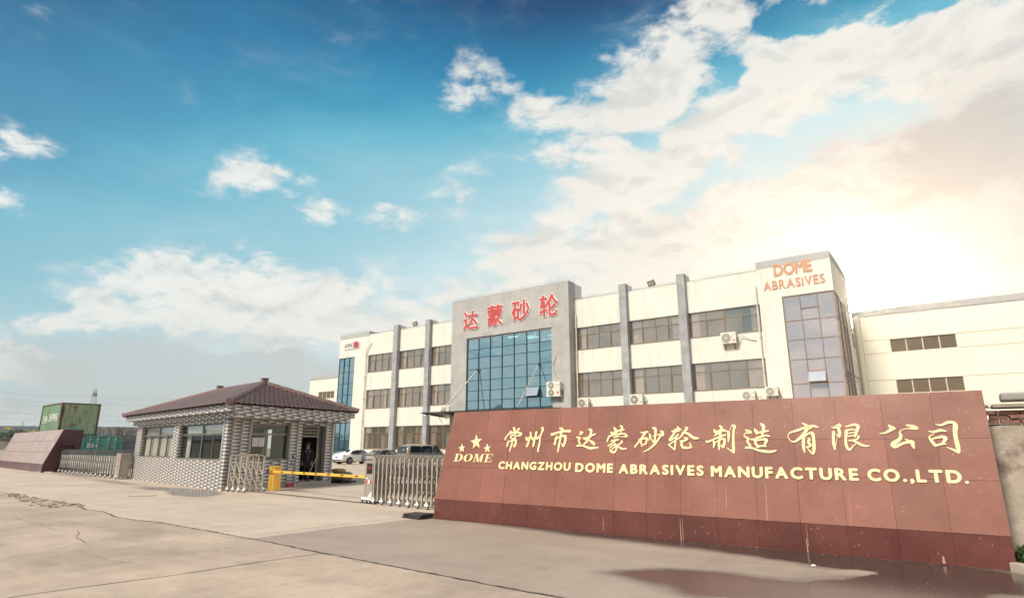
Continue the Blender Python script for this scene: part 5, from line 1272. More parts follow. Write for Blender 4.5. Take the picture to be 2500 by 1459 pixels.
# wings set further back
WY = 54.0
def wing(x0, x1, zt, wins, lines):
    c = MB(); xs = sorted({x0, x1} | {a for w_ in wins for a in w_[:2]}); zs = sorted({0, zt - .5} | {a for w_ in wins for a in w_[2:4]})
    ins = lambda x, z: any(w_[0] < x < w_[1] and w_[2] < z < w_[3] for w_ in wins)
    for i in range(len(xs) - 1):
        for j in range(len(zs) - 1):
            if not ins((xs[i] + xs[i + 1]) / 2, (zs[j] + zs[j + 1]) / 2): c.box(xs[i], xs[i + 1], WY, WY + .3, zs[j], zs[j + 1])
    c.build('wall_panel', m_wing, fb_); bx(x0, x1, WY - .05, WY + .4, zt - .497, zt, 'parapet_band', m_cap); bx(x0, x1, WY + .4, WY + 16, zt - .9, zt - .6, 'roof', m_cap)
    bx(x0, x1, WY + 4.5, WY + 4.6, 0, zt - 1, 'inner_wall', m_roomshade)
    c = MB()
    for z, a, b in lines: c.box(a, b, WY - .012, WY - .002, z - .02, z + .02)
    c.build('panel_joint', M('joint_cream', (.48, .37, .25), .8) if 'joint_cream' not in MATS else MATS['joint_cream'], fb_)
    for (a, b, z0, z1) in wins:
        fn = lambda x, z, h: Vector((x, WY - h, z)); n = 4; xs2 = [a + (b - a) * k / n for k in range(n + 1)]
        f_ = sash(fn, a, b, z0, z1, .04, .06, -.08, 'window', fb_, mt=M('wing_frame', (.62, .55, .42), .5) if 'wing_frame' not in MATS else MATS['wing_frame'], posts=[(x, z0 + .04, z1 - .04, .07) for x in xs2[1:-1]])
        for k in range(n): pane(fn, xs2[k], xs2[k + 1], z0, z1, -.11, g_win2, f_, .006)


g_win2 = glass('wing_glass', (.62, .46, .34), (.30, .24, .2), .35, wave=.02, base=(.32, .22, .15), bfac=.35)
wing(-5.45, 26, 12.25, [(-3.08, 1.08, 8.76, 9.80), (-3.08, 1.08, 5.62, 6.68), (8, 12.2, 8.76, 9.80), (8, 12.2, 5.62, 6.68)], [(9.80, 1.12, 8), (8.76, 1.12, 8), (8.76, -5.0, -3.12), (9.80, -5.0, -3.12), (6.68, 1.12, 8), (6.68, -5, -3.12), (4.6, -5, 20)])
wing(-76.2, -59.43, 11.75, [(-74.0, -70.4, 8.42, 9.38)], [(9.42, -76, -60), (8.38, -76, -60)])
bx(-76.2, -75.9, 54.31, 70, 0, 11.2, 'side_wall', m_wing)
# joint pipe between tower and wing, windows on the tower's back pilaster
bx(-5.2, -4.9, 53.6, 53.99, 0, 11.8, 'corner_pilaster', m_wing); bx(-5.43, -5.40, 53.2, 53.5, 9.2, 10.9, 'slot_window', m_bronze)
for (p, nm) in (([(-54.35, 45.80, .3), (-54.35, 45.80, 12.6), (-54.05, 45.8, 13.0), (-53.6, 45.95, 13.5)], 1), ([(-26.2, 45.85, .3), (-26.2, 45.85, 13.2), (-26.2, 46.0, 13.35)], 1), ([(-10.62, 45.85, .3), (-10.62, 45.85, 13.4), (-10.62, 46.0, 13.5)], 1)):
    c = MB(); c.tube(p, .055, 8); pp = c.build('downpipe', MATS.get('pipe') or M('pipe', (.66, .60, .48), .5), fb_)
    c = MB()
    for z in (2, 4.5, 7, 9.5, 12): c.box(p[0][0] - .08, p[0][0] + .08, p[0][1] - .07, YF, z, z + .05)
    c.build('pipe_clip', m_cap, pp)

sg = thing('sign_board', (-57.15, 45.9, 13.1), 'white pill-shaped company name board with red end on the left tower', 'sign'); SB = lambda x, z, h: Vector((x, YF - .04 - h, z))
def pill(x0, x1, z0, z1, rr, left=True, right=True, n=8):
    P = []
    for cx_, cz_, a0, on in ((x1 - rr, z1 - rr, 0, right), (x0 + rr, z1 - rr, 90, left), (x0 + rr, z0 + rr, 180, left), (x1 - rr, z0 + rr, 270, right)):
        for k in range(n + 1):
            if on: t = R(a0 + 90 * k / n); P.append((cx_ + rr * math.cos(t), cz_ + rr * math.sin(t)))
        if not on: P.append((x0 if cx_ < (x0 + x1) / 2 else x1, z1 if a0 < 180 else z0))
    return P
c = MB(); c.prism(pill(-58.60, -55.72, 13.10, 13.97, .30), SB, 0, .10); c.build('board', m_white, sg)
c = MB(); c.prism(pill(-56.75, -55.82, 13.17, 13.90, .28, left=False), SB, .095, .125); c.build('red_panel', M('sign_red', (.42, .06, .07), .4), sg)
letters('DAMENG', SB, -58.42, -56.88, 13.27, 13.80, M('sign_text', (.13, .12, .12), .5), sg, name='letter', bold=.0, h0=.095, h1=.12, gapf=.12)

# glass canopy over the entrance with its two tie rods
cn = thing('entrance_canopy', (-34, 45, 4.9), 'thin dark canopy hung on steel rods over the factory entrance', 'canopy')
c = MB(); c.add([(-41.3, 41.75, 4.90), (-27.3, 41.75, 4.90), (-27.3, 44.95, 5.02), (-41.3, 44.95, 5.02), (-41.3, 41.75, 4.84), (-27.3, 41.75, 4.84), (-27.3, 44.95, 4.70), (-41.3, 44.95, 4.70)], [(0, 1, 2, 3), (7, 6, 5, 4), (0, 4, 5, 1), (1, 5, 6, 2), (2, 6, 7, 3), (3, 7, 4, 0)])
c.build('canopy_deck', M('canopy_dark', (.045, .045, .05), .4), cn)
for x in (-36.88, -29.74):
    c = MB(); c.tube([(x, 45.05, 8.97), (x - 1.75 if x < -33 else x - .2, 41.95, 4.95)], .05, 10); c.build('tie_rod', m_steel, cn)
    c = MB(); ell(c, x, 45.0, 8.97, .10, .14, .12, 10, 6); ell(c, x - 1.75 if x < -33 else x - .2, 41.95, 4.98, .09, .09, .09, 8, 6); c.build('rod_anchor', m_steeldark, cn)
for k in range(6):
    c = MB(); c.bar((-41.0 + k * 2.7, 41.9, 4.80), (-41.0 + k * 2.7, 44.9, 4.60), .08, .14); c.build('canopy_rib', m_steeldark, cn)
m_lamp = emis('canopy_lamp', (1, .98, .92), 1.2)
for k in range(4):
    c = MB(); c.disc((-41.28, 42.4 + k * .75, 4.76 - .02 * k), (1, 0, .1), .09, .06, 12); c.build('downlight', m_lamp, cn)
c = MB(); c.bar((-41.2, 44.9, 4.55), (-40.5, 43.6, 4.55), .04, .04); c.bar((-41.2, 44.9, 4.0), (-40.5, 43.6, 4.55), .04, .04); c.build('canopy_bracket', m_steeldark, cn)

# ---------------------------------------------------------------- air conditioners
def ac_unit(x, z, w, h, label, double=False, big=True, pipe=None, bracket=True, fan=None, logo=None, y=None):
    y0 = (y if y is not None else YF); d = .38
    t = thing('air_conditioner', (x, y0, z), label, 'air conditioner', 'air conditioner units on the factory front'); yf = y0 - .10 - d
    c = MB(); c.box(x, x + w, yf, y0 - .10, z, z + h); sh = c.build('casing', m_ac, t, bevel=.02)
    fans = [(z + h * .27, h * .22), (z + h * .75, h * .22)] if double else [(z + h * .5, h * .40)]
    for (fz, fr) in fans:
        cxx = x + (w * .36); c = MB(); c.disc((cxx, yf - .012, fz), (0, 1, 0), fr * 1.08, .03, 28); c.build('fan_ring', m_ac, t)
        c = MB(); c.disc((cxx, yf - .022, fz), (0, 1, 0), fr, .02, 28); gr = c.build('fan_grille', fan or m_acfan, t)
        c = MB(); c.disc((cxx, yf - .036, fz), (0, 1, 0), fr * .22, .012, 14)
        for q in (.4, .6, .8):
            n = 24
            for k in range(n):
                a0, a1 = 2 * math.pi * k / n, 2 * math.pi * (k + 1) / n; c.bar((cxx + fr * q * math.cos(a0), yf - .034, fz + fr * q * math.sin(a0)), (cxx + fr * q * math.cos(a1), yf - .034, fz + fr * q * math.sin(a1)), .008, .008)
        for k in range(12):
            a0 = 2 * math.pi * k / 12; c.bar((cxx + fr * .2 * math.cos(a0), yf - .034, fz + fr * .2 * math.sin(a0)), (cxx + fr * math.cos(a0), yf - .034, fz + fr * math.sin(a0)), .008, .008)
        c.build('grille_wire', m_ac, gr)
    c = MB(); c.box(x + w * .72, x + w * .74, yf - .004, yf, z + .04, z + h - .04); c.box(x + w * .80, x + w * .92, yf - .004, yf, z + h * .72, z + h * .78); c.build('panel_seam', m_acfan_beige, sh)
    if logo:
        c = MB(); c.box(x + w * .80, x + w * .93, yf - .006, yf, z + h * .18, z + h * .34); c.build('label', logo, sh)
    c = MB(); c.box(x + w, x + w + .06, yf + .08, y0 - .14, z + h * .15, z + h * .5); c.build('valve_cover', m_acfan, t)
    if bracket:
        for bxp in (x + w * .18, x + w * .80):
            c = MB(); c.bar((bxp, yf + .0, z - .025), (bxp, y0, z - .025), .04, .04); c.bar((bxp, y0 - .02, z - .025), (bxp, y0 - .02, z - .42), .04, .04); c.bar((bxp, yf + .06, z - .04), (bxp, y0 - .02, z - .40), .03, .03); c.build('bracket', m_bronze, t)
    if pipe:
        c = MB(); P = [Vector(p) for p in pipe]; Q_ = []
        for i in range(len(P) - 1):
            for k in range(6): tt = k / 6; Q_.append(P[i].lerp(P[i + 1], tt * tt * (3 - 2 * tt)))
        Q_.append(P[-1]); c.tube(Q_, .028, 6); c.build('refrigerant_pipe', MATS.get('pipe_lag') or M('pipe_lag', (.50, .42, .30), .7), t)
    return t


m_lred = M('label_red', (.55, .12, .08), .5); m_lblue = M('label_blue', (.16, .33, .55), .5)
ac_unit(-28.62, 5.95, 1.38, 1.32, 'tall twin-fan air conditioner beside the blue glass of the portal', double=True, y=PY, logo=m_lred, pipe=[(-27.25, 44.7, 6.3), (-27.05, 44.85, 7.0), (-27.9, 44.98, 7.9), (-28.15, 44.98, 8.8), (-27.85, 44.99, 9.5)])
ac_unit(-13.42, 9.27, 1.14, .86, 'air conditioner highest on the cream wall, with a pipe looping right', logo=m_lred, fan=m_acfan_beige, pipe=[(-12.2, 45.6, 9.6), (-12.0, 45.8, 9.85), (-11.3, 45.95, 9.45), (-10.95, 45.95, 9.35)])
ac_unit(-26.0, 4.97, .98, .80, 'air conditioner low beside the portal, touching the downpipe', pipe=[(-25.0, 45.6, 5.1), (-24.9, 45.8, 5.5), (-24.9, 45.95, 4.8)], logo=m_lred)
ac_unit(-21.15, 5.02, 1.10, .84, 'air conditioner with blue label in front of the pier foot', logo=m_lblue, pipe=[(-20.0, 45.6, 5.2), (-19.85, 45.8, 5.6), (-19.9, 45.95, 4.9)])
ac_unit(-12.25, 5.0, .92, .68, 'left unit of the pair of air conditioners below the right tower', logo=m_lred, fan=m_acfan_beige, pipe=[(-11.3, 45.6, 5.1), (-11.0, 45.8, 5.25), (-10.9, 45.95, 4.9)])
ac_unit(-10.55, 5.22, .82, .66, 'right unit of the pair of air conditioners, mounted on the right tower', fan=m_acfan_beige, y=YF - .04, pipe=[(-9.7, 45.6, 5.4), (-9.55, 45.8, 5.2), (-9.6, 45.95, 4.8)])
ac_unit(-42.0, 4.98, 1.05, .72, 'air conditioner above the canopy, left of the portal', pipe=[(-40.9, 45.6, 5.1), (-40.7, 45.8, 5.4), (-40.6, 45.9, 4.9)])


def flood(x, z, label, tilt=25):
    t = thing('floodlight', (x, YF + .15, z), label, 'floodlight', 'floodlights on the factory parapet'); T = Matrix.Translation((x, YF + .1, z + .38)) @ Matrix.Rotation(R(-12), 4, 'Y') @ Matrix.Rotation(R(tilt), 4, 'X')
    c = MB(); c.T = T; c.box(-.32, .32, -.05, .07, -.22, .22); c.T = None; h = c.build('housing', m_black, t, bevel=.02)
    c = MB(); c.T = T; c.box(-.26, .26, -.056, -.051, -.16, .16); c.T = None; c.build('lens', M('lamp_lens', (.45, .38, .26), .2) if 'lamp_lens' not in MATS else MATS['lamp_lens'], t)
    c = MB(); c.bar((x - .2, YF + .15, z - .02), (x + .2, YF + .15, z - .02), .04, .03); c.bar((x - .2, YF + .15, z), (x - .30, YF + .1, z + .38), .03, .03); c.bar((x + .2, YF + .15, z), (x + .30, YF + .1, z + .38), .03, .03); c.build('yoke', m_black, t)


flood(-46.8, 14.57, 'black floodlight on the left parapet, between two grey piers'); flood(-18.95, 14.72, 'black floodlight on the right parapet, between two grey piers')

# ---------------------------------------------------------------- vehicles
m_pw = M('car_white', (.86, .85, .83), .3, var=.01, coat=.3); m_pd = M('car_dark', (.05, .05, .055), .25, var=.05, coat=.9); m_pv = M('van_champagne', (.30, .265, .215), .3, var=.04, coat=.7, metal=.3)
m_ps = M('car_silver', (.22, .24, .26), .3, coat=.8, metal=.3)
g_car = glass('car_glass', (.55, .60, .64), (.10, .11, .12), .35, base=(.02, .025, .03), bfac=.3)
m_tail = M('tail_lamp', (.48, .02, .03), .2, coat=.6); m_plate = M('plate_blue', (.05, .16, .50), .4); m_rim = M('wheel_rim', (.50, .50, .50), .3, metal=.7); m_tyre = M('tyre', (.02, .02, .022), .85)


def vehicle(name, paint, label, cat, L, W, st, wheels, wr, group, tail, belt, van=False, lettering=None):
    """st: stations along the length (y from the tail): (y, z_bottom, z_belt, z_roof, half width low, half width roof); rear at y=0, nose at +y"""
    t = thing(name, (0, 0, 0), label, cat, group); P = []; n = len(st); ring = 11
    for (y, zb, zk, zr, wk, wr_) in st:
        sec = [(-wk * .90, zb), (-wk * .99, zb + (zk - zb) * .25), (-wk, zb + (zk - zb) * .6), (-wk * .97, zk), (-wr_ - (wk * .97 - wr_) * .15, zk + (zr - zk) * .85), (0, zr + (.02 if zr > zk + .1 else .015))]
        sec[4] = (-(wr_ + (wk * .97 - wr_) * .12), zk + (zr - zk) * .88)
        full = sec + [(-a, b) for a, b in sec[-2::-1]]
        P += [(a, y, b) for a, b in full]
    F = []
    for i in range(n - 1):
        for k in range(ring - 1): F.append((i * ring + k, i * ring + k + 1, (i + 1) * ring + k + 1, (i + 1) * ring + k))
    F.append(tuple(range(ring))[::-1]); F.append(tuple((n - 1) * ring + k for k in range(ring)))
    F += [(i * ring, (i + 1) * ring, (i + 1) * ring + ring - 1, i * ring + ring - 1) for i in range(n - 1)]
    c = MB(); c.add(P, F); b = c.build('body', paint, t, smooth=True)
    sb = b.modifiers.new('sub', 'SUBSURF'); sb.levels = 2; sb.render_levels = 2
    for e in b.data.edges: pass
    for (y, x) in [(wheels[0], 1), (wheels[0], -1), (wheels[1], 1), (wheels[1], -1)]:
        xo = x * (W / 2 - .10)
        c = MB(); c.disc((xo + x * .045, y, wr + .02), (1, 0, 0), wr * 1.16, .13, 30); c.build('wheel_arch', m_black, t)
        c = MB(); c.disc((xo + x * .03, y, wr), (1, 0, 0), wr, .21, 30); w_ = c.build('wheel', m_tyre, t, bevel=.02)
        c = MB(); xr_ = xo + x * .14; c.disc((xr_ - x * .005, y, wr), (1, 0, 0), wr * .22, .03, 16)
        for k in range(10): a = 2 * math.pi * k / 10; c.bar((xr_, y + .04 * math.cos(a), wr + .04 * math.sin(a)), (xr_, y + wr * .66 * math.cos(a), wr + wr * .66 * math.sin(a)), .028, .035, up=(1, 0, 0))
        m_ = 28
        for k in range(m_): a0, a1 = 2 * math.pi * k / m_, 2 * math.pi * (k + 1) / m_; c.bar((xr_, y + wr * .68 * math.cos(a0), wr + wr * .68 * math.sin(a0)), (xr_, y + wr * .68 * math.cos(a1), wr + wr * .68 * math.sin(a1)), .03, .03)
        c.build('rim', m_rim, w_)
    return t


def panel(t, name, mat_, pts, off=(0, 0, 0), th=.012, par=None, n=None):
    c = MB(); P = [Vector(p) for p in pts]; nn = (P[1] - P[0]).cross(P[2] - P[0]).normalized() * th
    if n is not None and nn.dot(Vector(n)) < 0: nn = -nn
    k = len(P); c.add(P + [p + nn for p in P], [tuple(range(k))[::-1], tuple(range(k, 2 * k))] + [(i, (i + 1) % k, k + (i + 1) % k, k + i) for i in range(k)]); return c.build(name, mat_, par or t)


SED = [(0.0, .45, .70, .72, .70, .60), (.06, .32, .88, .90, .83, .66), (.35, .24, .98, 1.05, .89, .66), (.62, .22, .98, 1.09, .90, .62), (1.25, .20, .95, 1.39, .905, .58), (1.75, .20, .93, 1.455, .91, .58), (2.4, .20, .91, 1.46, .91, .585),
       (2.9, .20, .90, 1.36, .905, .60), (3.45, .20, .92, 1.00, .90, .70), (4.2, .24, .80, .88, .86, .66), (4.55, .30, .66, .72, .78, .58), (4.68, .42, .58, .60, .62, .5)]


def sedan(paint, label, plate=True, group='cars parked before the factory'):
    t = vehicle('parked_car', paint, label, 'car', 4.68, 1.82, SED, (.98, 3.72), .325, group, None, None)
    for x in (-1, 1):
        panel(t, 'side_window', g_car, [(x * .872, 1.02, 1.00), (x * .885, 2.0, .97), (x * .885, 3.20, .97), (x * .70, 2.62, 1.36), (x * .665, 1.95, 1.39), (x * .68, 1.42, 1.33)], n=(x, 0, 0), th=.02)
        c = MB(); c.bar((x * .905, 2.12, .98), (x * .71, 2.10, 1.38), .05, .05); c.build('door_pillar', m_black, t)
        panel(t, 'tail_light', m_tail, [(x * .40, .045, .82), (x * .80, .13, .86), (x * .895, .42, .90), (x * .885, .40, .76), (x * .76, .07, .72), (x * .42, .02, .74)], n=(0, -1, 0), th=.03)
        c = MB(); c.box(min(x * .93, x * 1.06), max(x * .93, x * 1.06), 3.12, 3.24, .94, 1.06); c.build('mirror', paint, t, bevel=.02)
        c = MB(); c.bar((x * .918, 1.2, .72), (x * .918, 3.3, .66), .01, .02); c.build('side_crease', paint, t)
    panel(t, 'rear_window', g_car, [(-.60, .72, 1.08), (.60, .72, 1.08), (.50, 1.28, 1.385), (-.50, 1.28, 1.385)], n=(0, -1, 1), th=.03)
    panel(t, 'windscreen', g_car, [(-.60, 3.42, 1.02), (.60, 3.42, 1.02), (.52, 2.85, 1.375), (-.52, 2.85, 1.375)], n=(0, 1, 1), th=.03)
    panel(t, 'number_plate', m_plate, [(-.22, -.005, .64), (.22, -.005, .64), (.22, .005, .77), (-.22, .005, .77)], n=(0, -1, 0), th=.02)
    panel(t, 'bumper_trim', m_black, [(-.70, .02, .38), (.70, .02, .38), (.74, .04, .47), (-.74, .04, .47)], n=(0, -1, 0), th=.03)
    return t


s1 = sedan(m_pw, 'white saloon car with red tail lights and blue plate, nearest the gatehouse pillar'); s1.location = (-50.75, 39.75, 0); s1.rotation_euler = (0, 0, R(-4))
s2 = sedan(m_ps, 'silver saloon car mostly hidden behind the white saloon, left of it'); s2.location = (-56.3, 43.6, 0); s2.rotation_euler = (0, 0, R(-4))
s3 = sedan(m_pd, 'dark saloon car half hidden behind the folding gate, left of the van'); s3.location = (-46.5, 39.9, 0); s3.rotation_euler = (0, 0, R(-4))
VAN = [(0.0, .45, .95, 1.0, .80, .68), (.05, .30, 1.12, 1.55, .86, .72), (.12, .25, 1.14, 1.86, .90, .74), (.5, .22, 1.14, 1.955, .92, .76), (1.5, .20, 1.14, 1.98, .925, .77), (3.0, .20, 1.13, 1.97, .925, .77), (3.5, .20, 1.12, 1.88, .92, .75),
       (4.1, .20, 1.10, 1.45, .91, .72), (4.55, .22, 1.04, 1.10, .88, .70), (4.95, .28, .88, .92, .80, .62), (5.1, .40, .70, .72, .66, .5)]
vn = vehicle('parked_van', m_pv, 'champagne people carrier with dark side windows behind the folding gate', 'van', 5.1, 1.85, VAN, (.95, 4.05), .34, 'cars parked before the factory', None, None)
for x in (-1, 1):
    panel(vn, 'side_window', g_car, [(x * .905, .28, 1.20), (x * .915, 1.6, 1.19), (x * .79, 1.6, 1.80), (x * .775, .42, 1.79)], n=(x, 0, 0), th=.02)
    panel(vn, 'side_window', g_car, [(x * .915, 1.68, 1.19), (x * .915, 2.95, 1.18), (x * .795, 2.95, 1.80), (x * .79, 1.68, 1.80)], n=(x, 0, 0), th=.02)
    panel(vn, 'side_window', g_car, [(x * .915, 3.12, 1.18), (x * .905, 4.20, 1.16), (x * .80, 3.66, 1.66), (x * .795, 3.15, 1.77)], n=(x, 0, 0), th=.02)
    c = MB(); c.box(min(x * .95, x * 1.12), max(x * .95, x * 1.12), 3.95, 4.08, 1.12, 1.32); c.build('mirror', m_pv, vn, bevel=.03)
    panel(vn, 'tail_light', m_tail, [(x * .66, .02, .80), (x * .86, .07, .80), (x * .84, .08, 1.08), (x * .68, .04, 1.08)], n=(0, -1, 0), th=.03)
panel(vn, 'rear_window', g_car, [(-.72, .015, 1.14), (.72, .015, 1.14), (.62, .10, 1.76), (-.62, .10, 1.76)], n=(0, -1, 0), th=.03)
panel(vn, 'windscreen', g_car, [(-.70, 4.30, 1.22), (.70, 4.30, 1.22), (.62, 3.60, 1.84), (-.62, 3.60, 1.84)], n=(0, 1, 1), th=.03)
c = MB(); c.disc((.28, -.0, 1.45), (0, 1, 0), .07, .02, 16); c.build('window_sticker', m_yellow, vn)
c = MB(); c.bar((.1, -.03, 1.12), (-.28, -.03, 1.18), .02, .02); c.build('wiper', m_black, vn)
vn.location = (-41.6, 39.9, 0); vn.rotation_euler = (0, 0, R(-6))

C_G, A_G, C_T, A_T, C_D = (-58.4, 18.15), R(85.5), (-56.76, 19.44), R(70), (-54.88, 21.66)
WA, WB, HED, LW_P, LW_OFF = (-79.9, 29.0), (-78.6, 32.4), (-73.28, 20.14), 1.9, Vector((.67, -.44, 0))
FRO, PYL, PYL2, PYL3, PWA, PWB = (-145.5, 36.25, 0), (-382.5, 133.1, 0), (-521, 141, 0), (-563, 159.5, 0), (-247.7, 34.1), (-226.8, 105.1)

# ---------------------------------------------------------------- containers
def rust(name, col, rustc=(.20, .075, .03), thr=(.60, .68), faded=None):
    m = M(name, col, .6, var=.12, scale=.8, streak=.35, dirt=tuple(q * .6 + .05 for q in col), sstretch=.10, col2=rustc, c2=thr, c2scale=1.1)
    return m


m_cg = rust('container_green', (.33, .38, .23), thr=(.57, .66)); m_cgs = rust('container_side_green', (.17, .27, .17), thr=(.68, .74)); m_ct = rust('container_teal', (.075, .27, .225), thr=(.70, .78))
m_rustm = M('rust_heavy', (.16, .075, .04), .9, var=.35, scale=2.5, col2=(.045, .03, .03), c2=(.45, .6), c2scale=2); m_cdark = M('container_dark', (.025, .03, .04), .6, var=.3)
m_blue_p = M('faded_blue_patch', (.20, .38, .36), .7, var=.12)


def container(C0, ang, z0, label, end, side, doors=False, Lc=6.06, Wc=2.72, Hc=2.59):
    """C0: corner between the end that faces us and the long side; ang: direction of the end face"""
    ex = Vector((math.cos(ang), math.sin(ang), 0)); ey = Vector((-ex.y, ex.x, 0)); C0 = Vector((*C0, z0)); P = lambda a, b, z: C0 + ex * a + ey * b + Vector((0, 0, z))
    t = thing('shipping_container', C0, label, 'container', 'shipping containers behind the far sign wall')
    def bxp(c, a0, a1, b0, b1, zz0, zz1): c.add([P(a, b, z) for z in (zz0, zz1) for a, b in ((a0, b0), (a1, b0), (a1, b1), (a0, b1))], [(0, 3, 2, 1), (4, 5, 6, 7), (0, 1, 5, 4), (1, 2, 6, 5), (2, 3, 7, 6), (3, 0, 4, 7)])
    for a in (0, Wc - .14):
        for b in (0, Lc - .14): c = MB(); bxp(c, a, a + .14, b, b + .14, .12, Hc - .12); c.build('corner_post', m_rustm if not doors else side, t)
    for a in (-.01, Wc - .15):
        for b in (-.01, Lc - .15):
            for z in (0, Hc - .12): c = MB(); bxp(c, a, a + .17, b, b + .17, z - .005, z + .125); c.build('corner_casting', m_rustm, t)
    c = MB()
    for z in (.0, Hc - .10):
        bxp(c, .14, Wc - .14, .01, .10, z, z + .10); bxp(c, .14, Wc - .14, Lc - .10, Lc - .01, z, z + .10); bxp(c, .01, .10, .14, Lc - .14, z, z + .10); bxp(c, Wc - .10, Wc - .01, .14, Lc - .14, z, z + .10)
    c.build('frame_rails', m_rustm if not doors else side, t)
    def corr(nm, fn, L, z_0, z_1, mt, per=.28, dep=.04):
        c = MB(); xs = [0]; hs = [0]; x = 0
        while x < L - .01:
            for dx, h in ((per * .32, 0), (per * .18, dep), (per * .32, dep), (per * .18, 0)):
                x = min(L, x + dx); xs.append(x); hs.append(h)
        PP = []
        for x, h in zip(xs, hs): PP += [fn(x, z_0, h), fn(x, z_1, h)]
        c.add(PP, [(2 * i, 2 * i + 2, 2 * i + 3, 2 * i + 1) for i in range(len(xs) - 1)]); return c.build(nm, mt, t, fixn=False)
    corr('side_wall', lambda s, z, h: P(.03 + h, .14 + s, z), Lc - .28, .10, Hc - .10, side); corr('side_wall', lambda s, z, h: P(Wc - .03 - h, .14 + s, z), Lc - .28, .10, Hc - .10, side)
    corr('back_wall', lambda s, z, h: P(.14 + s, Lc - .04 - h, z), Wc - .28, .10, Hc - .10, side)
    c = MB(); bxp(c, .03, Wc - .03, .03, Lc - .03, Hc - .06, Hc - .03); c.build('roof_panel', side, t)
    EF = lambda x, z, h: P(x, .02 - h, z); SF = lambda s, z, h: P(.0 - h, s, z)
    if not doors: corr('end_wall', lambda s, z, h: P(.14 + s, .03 + h, z), Wc - .28, .10, Hc - .10, end, .27)
    else:
        for (a0, a1) in ((.15, Wc / 2 - .01), (Wc / 2 + .01, Wc - .15)):
            c = MB(); bxp(c, a0, a1, .03, .09, .12, Hc - .13); d_ = c.build('door', end, t)
            c = MB()
            for z in (.55, 1.20, 1.85): bxp(c, a0 + .06, a1 - .06, .018, .03, z - .015, z + .02)
            c.build('door_rib', m_cdark, d_)
            for q in (.30, .72):
                c = MB(); x = a0 + (a1 - a0) * q; c.tube([P(x, -.02, .05), P(x, -.02, Hc - .04)], .020, 8)
                for z in (.3, 1.1, 2.3): bxp(c, x - .06, x + .06, -.01, .035, z, z + .08)
                c.build('locking_bar', m_steel, d_)
    return t, EF, SF


ca, EF, SF = container(C_G, A_G, 2.62, 'faded green rusty container stacked on top, rust-striped corner posts', m_cg, m_cgs)
c = MB()
for (x, w_, z0, z1) in [(.16, .08, .15, 2.4), (.5, .05, 1.9, 2.35), (.95, .07, 1.75, 2.4), (1.3, .06, .95, 1.5), (1.55, .05, 1.95, 2.4), (2.05, .06, 1.7, 2.4), (.35, .03, .3, 1.2), (1.42, .10, 1.05, 1.25)]:
    n = 7; L_ = [(x + random.uniform(0, .02), z0 + (z1 - z0) * k / n) for k in range(n + 1)]; Rr_ = [(x + w_ * random.uniform(.3, 1), z0 + (z1 - z0) * k / n) for k in range(n + 1)]
    c.add([EF(a, b, .012) for a, b in L_ + Rr_], [(k, k + 1, n + 2 + k, n + 1 + k) for k in range(n)])
c.build('rust_streaks', MATS['rust_heavy'], ca, kind='stuff', fixn=False)
c = MB(); c.add([EF(a, b, .008) for a, b in ((.78, .10), (1.62, .10), (1.58, .62), (1.30, .58), (1.22, .72), (.86, .70))], [tuple(range(6))]); c.build('faded_patch', m_blue_p, ca, fixn=False)
m_cl = M('container_lettering', (.56, .58, .50), .7, var=.1)
letters('CCLU 257816 1'.replace(' ', ''), EF, .68, 2.15, 2.12, 2.24, m_cl, ca, name='letter', bold=.0, h0=.004, h1=.012, gapf=.5)
EFs = lambda x, z, h: SF(6.06 - x, z, h)
letters('CHINA', EFs, .9, 2.5, 1.00, 1.65, m_cl, ca, name='letter', bold=.04, h0=.0, h1=.012, gapf=.10); letters('SHIPPING', EFs, 2.75, 5.5, 1.10, 1.75, m_cl, ca, name='letter', bold=.04, h0=.0, h1=.012, gapf=.10)
cbx, EF, SF = container(C_T, A_T, .0, 'teal container with locking bars, white round sticker and logo plate on its doors', m_ct, m_ct, doors=True)
for x0, x1, z0, z1 in ((.36, .80, 1.66, 1.92),):
    c = MB(); c.add([EF(a, b, .0) for a, b in ((x0, z0), (x1, z0), (x1, z1), (x0, z1))] + [EF(a, b, .02) for a, b in ((x0, z0), (x1, z0), (x1, z1), (x0, z1))], [(0, 1, 2, 3), (4, 5, 6, 7), (0, 1, 5, 4), (1, 2, 6, 5), (2, 3, 7, 6), (3, 0, 4, 7)]); lp = c.build('logo_plate', m_white, cbx)
    c = MB(); c.add([EF(a, b, .024) for a, b in ((x0 + .05, z0 + .05), (x1 - .05, z0 + .05), (x1 - .05, z1 - .05), (x0 + .05, z1 - .05))], [(0, 1, 2, 3)]); c.build('blue_emblem', m_lblue, lp, fixn=False)
    c = MB(); c.add([EF(a, b, .028) for a, b in ((x0 + .09, z0 + .13), (x0 + .17, z0 + .08), (x0 + .17, z0 + .18))], [(0, 1, 2)]); c.build('white_mark', m_white, lp, fixn=False)
c = MB(); c.add([EF(1.0 + .085 * math.cos(2 * math.pi * k / 16), 1.78 + .085 * math.sin(2 * math.pi * k / 16), .024) for k in range(16)], [tuple(range(16))]); c.build('round_sticker', m_white, cbx, fixn=False)
letters('CCLU', EF, 1.52, 1.80, 1.80, 1.90, m_cl, cbx, name='letter', bold=.0, h0=.012, h1=.02, gapf=.2); letters('246', EF, 1.98, 2.15, 1.80, 1.90, m_cl, cbx, name='letter', bold=.0, h0=.012, h1=.02, gapf=.2); letters('22G1', EF, 1.95, 2.17, 1.66, 1.75, m_cl, cbx, name='letter', bold=.0, h0=.012, h1=.02, gapf=.2)
